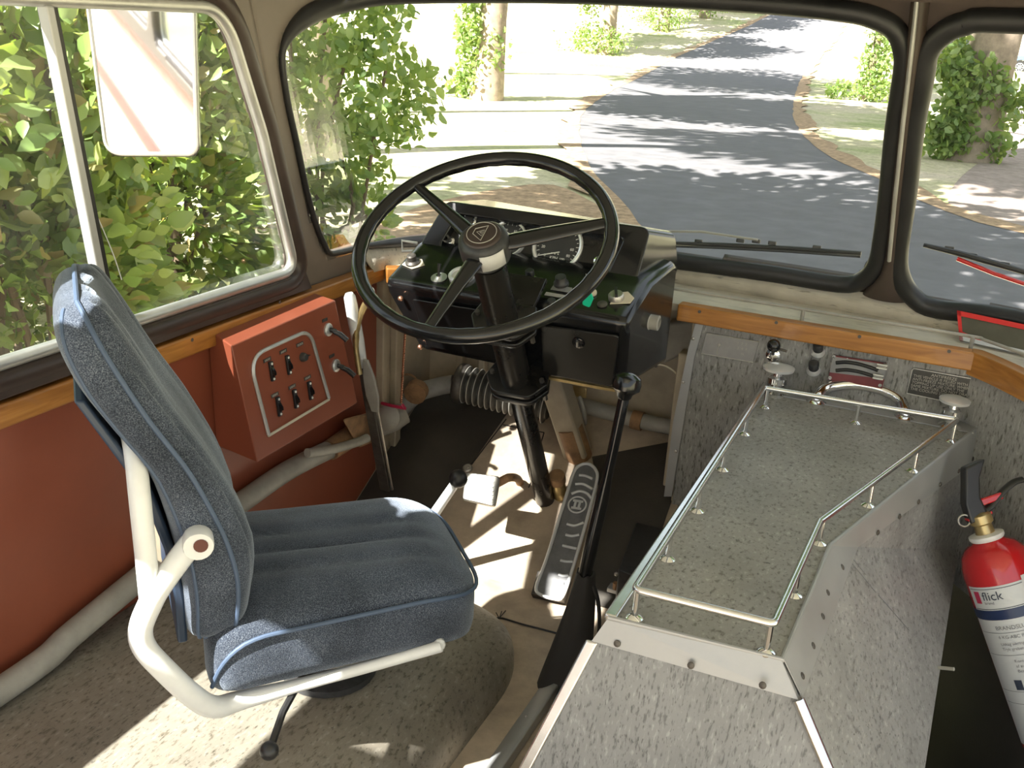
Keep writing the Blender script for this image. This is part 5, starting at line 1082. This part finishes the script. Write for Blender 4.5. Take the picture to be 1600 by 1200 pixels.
def leaves(name, pts, size, mat, parent=None, droop=.3, seed=1, fine=False):
    """one foliage mesh: folded pointed leaves at the given points"""
    r = np.random.default_rng(seed); n = len(pts); pts = np.asarray(pts)
    d = r.normal(size=(n, 3)); d[:, 2] -= droop; d /= np.linalg.norm(d, axis=1)[:, None]
    e = r.normal(size=(n, 3)); e -= d*(e*d).sum(1)[:, None]; e /= np.linalg.norm(e, axis=1)[:, None]; nn = np.cross(d, e)
    L = size*(.6+.8*r.random((n, 1))); W = L*.32
    if fine: tmpl = [(0, 0, 0), (.28, 0, 0), (.55, 0, -.02), (.8, 0, -.08), (1.05, 0, -.3), (.2, .8, .22), (.48, 1, .3), (.78, .62, .15), (.2, -.8, .22), (.48, -1, .3), (.78, -.62, .15)]; fq = [(0, 5, 1), (1, 5, 6, 2), (2, 6, 7, 3), (3, 7, 4), (0, 1, 8), (1, 2, 9, 8), (2, 3, 10, 9), (3, 4, 10)]
    else: tmpl = [(0, 0, 0), (.35, 1, .25), (.72, .75, .2), (1, 0, -.1), (.72, -.75, .2), (.35, -1, .25)]; fq = [(0, 1, 2, 3), (0, 3, 4, 5)]
    vs = np.stack([pts+d*L*a+e*W*b_+nn*W*c_ for a, b_, c_ in tmpl], 1).reshape(-1, 3)
    inv = np.array(world(parent).inverted()) if parent is not None else np.eye(4); vs = vs@inv[:3, :3].T+inv[:3, 3]
    base = np.arange(n)[:, None]*len(tmpl); f = (base+np.array([i for q in fq for i in q])).ravel(); ls_ = np.cumsum([0]+[len(q) for q in fq]); nl_ = ls_[-1]; st_ = (np.arange(n)[:, None]*nl_+ls_[:-1]).ravel()
    me = bpy.data.meshes.new(name); me.vertices.add(len(vs)); me.vertices.foreach_set('co', vs.ravel()); me.loops.add(f.size); me.loops.foreach_set('vertex_index', f.ravel().astype(np.int32)); me.polygons.add(len(st_)); me.polygons.foreach_set('loop_start', st_.astype(np.int32)); me.update(calc_edges=True); me.validate()
    me.materials.append(M[mat]); o = bpy.data.objects.new(name, me); COL.objects.link(o); o.parent = parent; return o
def blob(c, rad, n, r, shell=.55):
    q = r.normal(size=(n, 3)); q /= np.linalg.norm(q, axis=1)[:, None]; k = shell+(1-shell)*r.random((n, 1)); lump = 1+.22*np.sin(q[:, :1]*5+c[0]*3)*np.sin(q[:, 1:2]*6+c[1])
    return np.array(c)+q*k*lump*np.array(rad)
def shrub(name, base, blobs, n, size, mat, label, cat, group=None, seed=1, stems=5):
    base = V(base); t = thing(name, base, label, cat, group); r = np.random.default_rng(seed); P = []
    vol = [b_[1][0]*b_[1][1]*b_[1][2] for b_ in blobs]
    for (c, rad), v in zip(blobs, vol): P.append(blob((base.x+c[0], base.y+c[1], base.z+c[2]), rad, int(n*v**.67/sum(x**.67 for x in vol)), r))
    P = np.concatenate(P); P[:, 2] = np.maximum(P[:, 2], base.z+.05); leaves('foliage', P, size, mat, t, seed=seed, fine=True)
    g = G()
    for k in range(stems):
        c, rad = blobs[k % len(blobs)]; a = V((base.x+r.normal()*.15, base.y+r.normal()*.15, base.z)); e = base+V(c)+V((r.normal()*.2*rad[0], r.normal()*.2*rad[1], rad[2]*.4)); g.tube(catmull([a, a*.5+e*.5+V((r.normal()*.1, r.normal()*.1, 0)), e], 3), .018, 6)
    g.obj('stems', 'stem', t); return t
GZ = -.95
HL = 'hedgerow shrubs along the left of the bus'
B2 = lambda rx, ry, h: [((0, 0, .8), (rx, ry, .95)), ((0, 0, h), (rx, ry, .95))]
hedge = [((-3.6, 1.15), B2(.72, .68, 2.0), 7000, 'nearest broad-leaved green shrub, seen through the rear pane of the side window'),
         ((-3.6, 2.9), B2(.72, .68, 2.0), 7000, 'broad-leaved green shrub seen below the wing mirror through the side window'),
         ((-4.35, 4.65), B2(.62, .6, 2.1), 7000, 'green shrub between the wing mirror and the cream windscreen pillar'),
         ((-5.55, 1.7), B2(.78, .78, 2.5), 6000, 'darker shrub in the second row of the hedge behind the side window mullion'),
         ((-5.6, 3.75), B2(.8, .7, 2.5), 6000, 'tall shrub in the second row of the hedge behind the wing mirror'),
         ((-6.6, 5.7), B2(.9, .9, 2.4), 6000, 'shrub in the second row of the hedge nearest the cream pillar'),
         ((-8.3, 2.6), B2(.95, 1.0, 2.6), 5000, 'shrub at the very back of the hedge seen through its upper gaps')]
for k, ((x, y), bl_, n, lab_) in enumerate(hedge): shrub('hedge_shrub', (x, y, GZ), bl_, int(n*1.35), .092, 'leaf_hedge', lab_, 'shrub', HL, 10+k, 7)
c = Gp(520, 380)
b_ = V((-5.3, 7.6, GZ)); shrub('tall_bush', b_, [((.35, .1, .35), (.35, .4, .4)), ((.1, 0, .95), (.55, .6, .5)), ((.35, .1, 1.55), (.85, .8, .5)), ((0, .1, 2.2), (.75, .8, .45)), ((-.7, -.4, 1.4), (.6, .6, 1.0))], 3600, .10, 'leaf_ivy', 'bright loose-leaved bush seen through the left edge of the left windscreen', 'bush', None, 30, 9)
# avenue trees with ivy or sprouting bases
def tree(px, py, w_px, h, label, crown=True, ivy=None, seed=1, lean=.05, shift=(0, 0), name='avenue_tree'):
    b0 = Gp(px, py); D = (b0-CAM).dot(fw); R_ = w_px/2*D/F; t = thing(name, b0, label, 'tree', 'trees along the drive'); r = np.random.default_rng(seed); g = G()
    n = 10; g.tube([b0+V((lean*h*(k/n)+r.normal()*.03*R_, r.normal()*.03*R_, h*k/n-.1)) for k in range(n+1)], [R_*(1.28 if k == 0 else 1.05 if k == 1 else 1-.035*k) for k in range(n+1)], 16); g.obj('trunk', 'bark', t, smooth=60)
    g = G(); topp = b0+V((lean*h*.55, 0, h*.55))
    for k in range(6):
        a = 2*PI*k/6+r.random(); g.tube(catmull([topp+V((0, 0, k*.4)), topp+V((math.cos(a)*1.4, math.sin(a)*1.4, 1.2+k*.4)), topp+V((math.cos(a)*3.2, math.sin(a)*3.2, 2.4+k*.4))], 4), [R_*.35]*5+[R_*.15]*4, 8)
    g.obj('branches', 'bark', t)
    if crown:
        P = []
        for k in range(crown if crown is not True else 9):
            a = 2*PI*k/9; rr = 2.6+r.random()*1.2; c = (b0.x+math.cos(a)*rr+shift[0], b0.y+math.sin(a)*rr+shift[1], b0.z+h*.62+r.random()*3.2); P.append(blob(c, (2.3, 2.3, 1.4), 700, r, .2))
        leaves('crown', np.concatenate(P), .42, 'leaf_crown', t, seed=seed)
    if ivy:
        P = []
        for c, rad, n_ in ivy: P.append(blob((b0.x+c[0], b0.y+c[1], b0.z+c[2]), rad, n_, r, .4))
        P = np.concatenate(P); P[:, 2] = np.maximum(P[:, 2], b0.z+.03); leaves('ivy' if name == 'avenue_tree' else 'foliage', P, .17, 'leaf_ivy', t, seed=seed)
    return t
tree(760, 156, 44, 11, 'stout ivy-clad tree on the sunlit verge above the steering wheel rim', True, [((-.35, -.2, .7), (.65, .5, .8), 420), ((-.6, -.1, .35), (1.0, .4, .35), 160), ((-.4, -.3, 1.9), (.55, .5, .8), 380), ((-.35, -.3, 3.0), (.6, .5, .8), 380), ((.2, -.2, 1.4), (.55, .4, .7), 160)], 41, shift=(4, -3))
tree(946, 85, 24, 11, 'tree with leafy suckers at its foot, second along the left of the drive', True, [((-.4, -.5, .75), (2.1, .9, .95), 900), ((-1.1, 0, 2.6), (.8, .5, .9), 260)], 42)
tree(1035, 48, 18, 11, 'tree with a round sucker bush, third along the left of the drive', True, [((.1, -.5, .9), (2.0, 1, 1.1), 700), ((-2.2, 0, 2.2), (1.6, 1, 1.6), 420)], 43)
tree(1100, 28, 15, 11, 'slim far tree, fourth along the left of the drive', False, [((.3, -.4, .8), (1.5, .9, .9), 400)], 44)
tree(1150, 18, 12, 11, 'farthest tree on the left of the drive under the header', False, [((.3, -.4, .8), (1.8, .9, 1.0), 400)], 45)
tree(1350, 158, 12, 9, 'slender ivy-covered tree at the right edge of the left windscreen', True, [((.3, -.2, .5), (.8, .5, .6), 420), ((.2, 0, 1.4), (.6, .5, .8), 420), ((.3, 0, 2.6), (.7, .5, .9), 380), ((-.9, 0, .3), (.6, .4, .4), 200)], 46)
tree(1513, 250, 78, 9, 'broad pale trunk hung with ivy in the right windscreen', False, [((-.45, -.5, .55), (.5, .4, .55), 700), ((-.3, -.55, 1.15), (.5, .4, .6), 420), ((-.2, -.5, 1.6), (.75, .4, .45), 520), ((-.65, -.3, 1.9), (.35, .3, .6), 260), ((.55, -.4, 1.2), (.4, .3, .5), 150), ((.3, -.4, .35), (.6, .3, .35), 240)], 47, lean=.02, shift=(.6, -1))

# cars parked beyond the right-hand trees
def car(name, base, ang_, mat, label, k=1.0):
    t = thing(name, base, label, 'car'); ca, sa = math.cos(ang_), math.sin(ang_); L_, W_ = 4.2*k, 1.72
    def P(x, y, z): return V(base)+V((ca*x-sa*y, sa*x+ca*y, z))
    low = [(-2.1, .35), (-2.12, .62), (-1.95, .85), (-1.1, .93), (1.5, .95), (2.05, .9), (2.1, .5), (2.05, .35)]
    def arch_(cx, r=.36): return [(cx-r*math.cos(PI*q/8), .33+r*math.sin(PI*q/8)) for q in range(9)]
    bot = [(2.05, .3)]+[(2.0, .25)]+arch_(1.3)[::-1]+[(.5, .22), (-.5, .22)]+arch_(-1.3)[::-1]+[(-2.0, .28)]
    bot = [(2.0, .25)]+[(x, z) for x, z in [(1.3+.36*math.cos(PI*q/8), .33+.36*math.sin(PI*q/8)) for q in range(9)]]+[(.5, .22), (-.5, .22)]+[(-1.3+.36*math.cos(PI*q/8), .33+.36*math.sin(PI*q/8)) for q in range(9)]+[(-2.0, .28)]
    prof_ = low+bot[0:]
    G().loft([[P(x*k, y*W_/2, z) for x, z in prof_] for y in (-1, -.93, .93, 1)] if False else [[P(x*(k*(.985 if abs(y) > .95 else 1)), y*W_/2, z) for x, z in prof_] for y in (-1, -.92, .92, 1)]).obj('body', mat, t, smooth=30, bevel=.03)
    cab = [(-1.15, .90, .86), (-.55, 1.36, .68), (.0, 1.45, .66), (.9, 1.42, .66), (1.55, .93, .84)]
    G().loft([[P(x*k, s_*w_*W_/2, z) for x, z, w_ in cab] for s_ in (-1, 1)]).obj('glasshouse', 'car_glass', t, smooth=30, bevel=.03)
    G().loft([[P(x*k, s_*w_*W_/2, z) for x, z, w_ in ((-.5, 1.375, .69), (0, 1.47, .67), (.9, 1.44, .67), (1.0, 1.38, .69), (0, 1.40, .7))] for s_ in (-1, 1)]).obj('roof', mat, t, smooth=30)
    for s_ in (-1, 1):
        for cx in (-1.3, 1.3):
            w_ = G().lathe([(.20, -.09), (.31, -.10), (.325, -.06), (.325, .06), (.31, .10), (.20, .09)], P(cx*k, s_*(W_/2-.12), .325), P(0, s_, 0)-P(0, 0, 0), 28).obj('wheel', 'tyre', t)
            h_ = P(0, s_, 0)-P(0, 0, 0); cc = P(cx*k, s_*(W_/2-.035), .325); g = G().lathe([(.205, -.01), (.21, .012), (.185, .014), (.18, 0)], cc, h_, 24, cap=False).lathe([(.05, 0), (.045, .02), (.0005, .022)], cc, h_, 12); xx, yy, _ = frame(h_)
            for q in range(8): e = xx*math.cos(2*PI*q/8)+yy*math.sin(2*PI*q/8); g.box(cc+e*.11, (.15, .035, .02), (e, norm(h_.cross(e)), norm(h_)))
            g.lathe([(.2, -.05), (.0005, -.05)], cc, h_, 16); g.obj('alloy_rim', 'alu', w_)
        G().ball(P(-1.98*k, s_*.62, .70), .16, 14, (1, 1, .75), P(1, 0, 0)-P(0, 0, 0)).obj('headlamp', 'ext_white', t)
    G().box(P(-2.12*k, 0, .42), (.05, 1.5, .16), (P(1, 0, 0)-P(0, 0, 0), P(0, 1, 0)-P(0, 0, 0), V((0, 0, 1)))).obj('grille', 'tyre', t, bevel=.01)
    return t
cw = Gp(1592, 186); a_ = math.radians(-20); dv_ = V((math.cos(a_), math.sin(a_), 0)); nv_ = V((-dv_.y, dv_.x, 0))
car('car', V((cw.x, cw.y, GZ))+dv_*1.3+nv_*.8, a_, 'car_silver', 'silver parked car with an alloy wheel at the right edge of the right windscreen')
c2 = Gp(1472, 103); car('car', V((c2.x+.6, c2.y+1.5, ground_z(c2.x, c2.y))), math.radians(15), 'car_dark', 'dark parked car partly hidden behind ivy at the top of the right windscreen')
c3 = Gp(1640, 120); car('car', V((c3.x, c3.y+2, ground_z(c3.x, c3.y))), math.radians(-10), 'car_blue', 'blue parked car beyond the silver one, behind leaves at the photo edge')
# unseen trees added left and right; their crowns dapple the drive with shade
def shade_tree(x, y, c, rad, n, label, seed):
    t = thing('added_shade_tree', (x, y, GZ), label, 'tree'); r = np.random.default_rng(seed); g = G(); h = c[2]
    g.tube([V((x+(c[0]-x)*(k/8)**2, y+(c[1]-y)*(k/8)**2, GZ-.1+h*k/8)) for k in range(9)], [.30-.022*k for k in range(9)], 14); g.obj('trunk', 'bark', t)
    g = G()
    for k in range(7):
        a = 2*PI*k/7; b0 = V((x+(c[0]-x)*.5, y+(c[1]-y)*.5, GZ+h*.7)); e = V((c[0]+math.cos(a)*rad[0]*.7, c[1]+math.sin(a)*rad[1]*.7, GZ+h)); g.tube(catmull([b0, b0*.5+e*.5+V((0, 0, .5)), e], 4), [.1]*4+[.06]*5, 8)
    g.obj('branches', 'bark', t); leaves('crown', blob((c[0], c[1], GZ+h), rad, int(n*1.4), r, .15), .40, 'leaf_crown', t, seed=seed)
shade_tree(-6.9, 3.0, (-5.2, 5.6, 6.8), (4.4, 5.0, 1.5), 4800, 'unseen tall tree added behind the hedge beside the bus to shade the drive', 71)
shade_tree(-15.0, 15.0, (-12.0, 16.6, 14), (4.6, 4.4, 1.7), 4300, 'unseen tall tree added farther back behind the hedge on the left for shade', 73)
shade_tree(-18.2, 38.0, (-14.0, 33.0, 12), (5.5, 6.3, 1.8), 5600, 'shade tree added out of sight behind the stout ivy-clad tree on the verge', 74)
shade_tree(-9.5, 13.5, (-6.2, 7.4, 14.4), (6.2, 3.3, 1.4), 5600, 'unseen tall tree added between the hedge and the loose-leaved bush for shade', 77)
shade_tree(5.2, 13.0, (4.2, 13.6, 9), (4.6, 4.2, 1.6), 4000, 'unseen tree added right of the drive beside the door to shade the verge', 75)
shade_tree(10.6, 25.0, (9.6, 25.0, 10), (4.6, 5.2, 1.6), 4000, 'unseen shade tree added right of the drive beyond the broad pale ivy trunk', 76)
# ------------------------------------------------------------------ light
sun = bpy.data.lights.new('sun', 'SUN'); sun.energy = SUN_E; sun.angle = math.radians(.55); sun.color = (1, .965, .91); so = bpy.data.objects.new('sun', sun); COL.objects.link(so)
sa_, se_ = math.radians(22.5), math.radians(43.4); sdv = V((math.sin(sa_)*math.cos(se_), math.cos(sa_)*math.cos(se_), -math.sin(se_))); so.rotation_euler = sdv.to_track_quat('-Z', 'Y').to_euler(); so.location = (-3, -6, 7)
wd = bpy.data.worlds.new('sky'); SC.world = wd; wd.use_nodes = True; nt = wd.node_tree; bg = nt.nodes['Background']; sk = nt.nodes.new('ShaderNodeTexSky'); sk.sky_type = 'HOSEK_WILKIE'; sk.sun_direction = -sdv; sk.turbidity = 4.5; sk.ground_albedo = .3
mxw = nt.nodes.new('ShaderNodeMix'); mxw.data_type = 'RGBA'; mxw.inputs[0].default_value = .55; mxw.inputs[7].default_value = (.86, .93, 1.0, 1); nt.links.new(sk.outputs[0], mxw.inputs[6]); nt.links.new(mxw.outputs[2], bg.inputs[0]); bg.inputs[1].default_value = SKY_E
SC.view_settings.view_transform = 'Standard'; SC.view_settings.look = 'None'; SC.view_settings.exposure = EXPO; SC.view_settings.gamma = 1; SC.view_settings.use_curve_mapping = False
SC.cycles.max_bounces = 10; SC.cycles.transparent_max_bounces = 24; SC.cycles.diffuse_bounces = 5; SC.cycles.sample_clamp_indirect = 6; SC.cycles.use_denoising = True
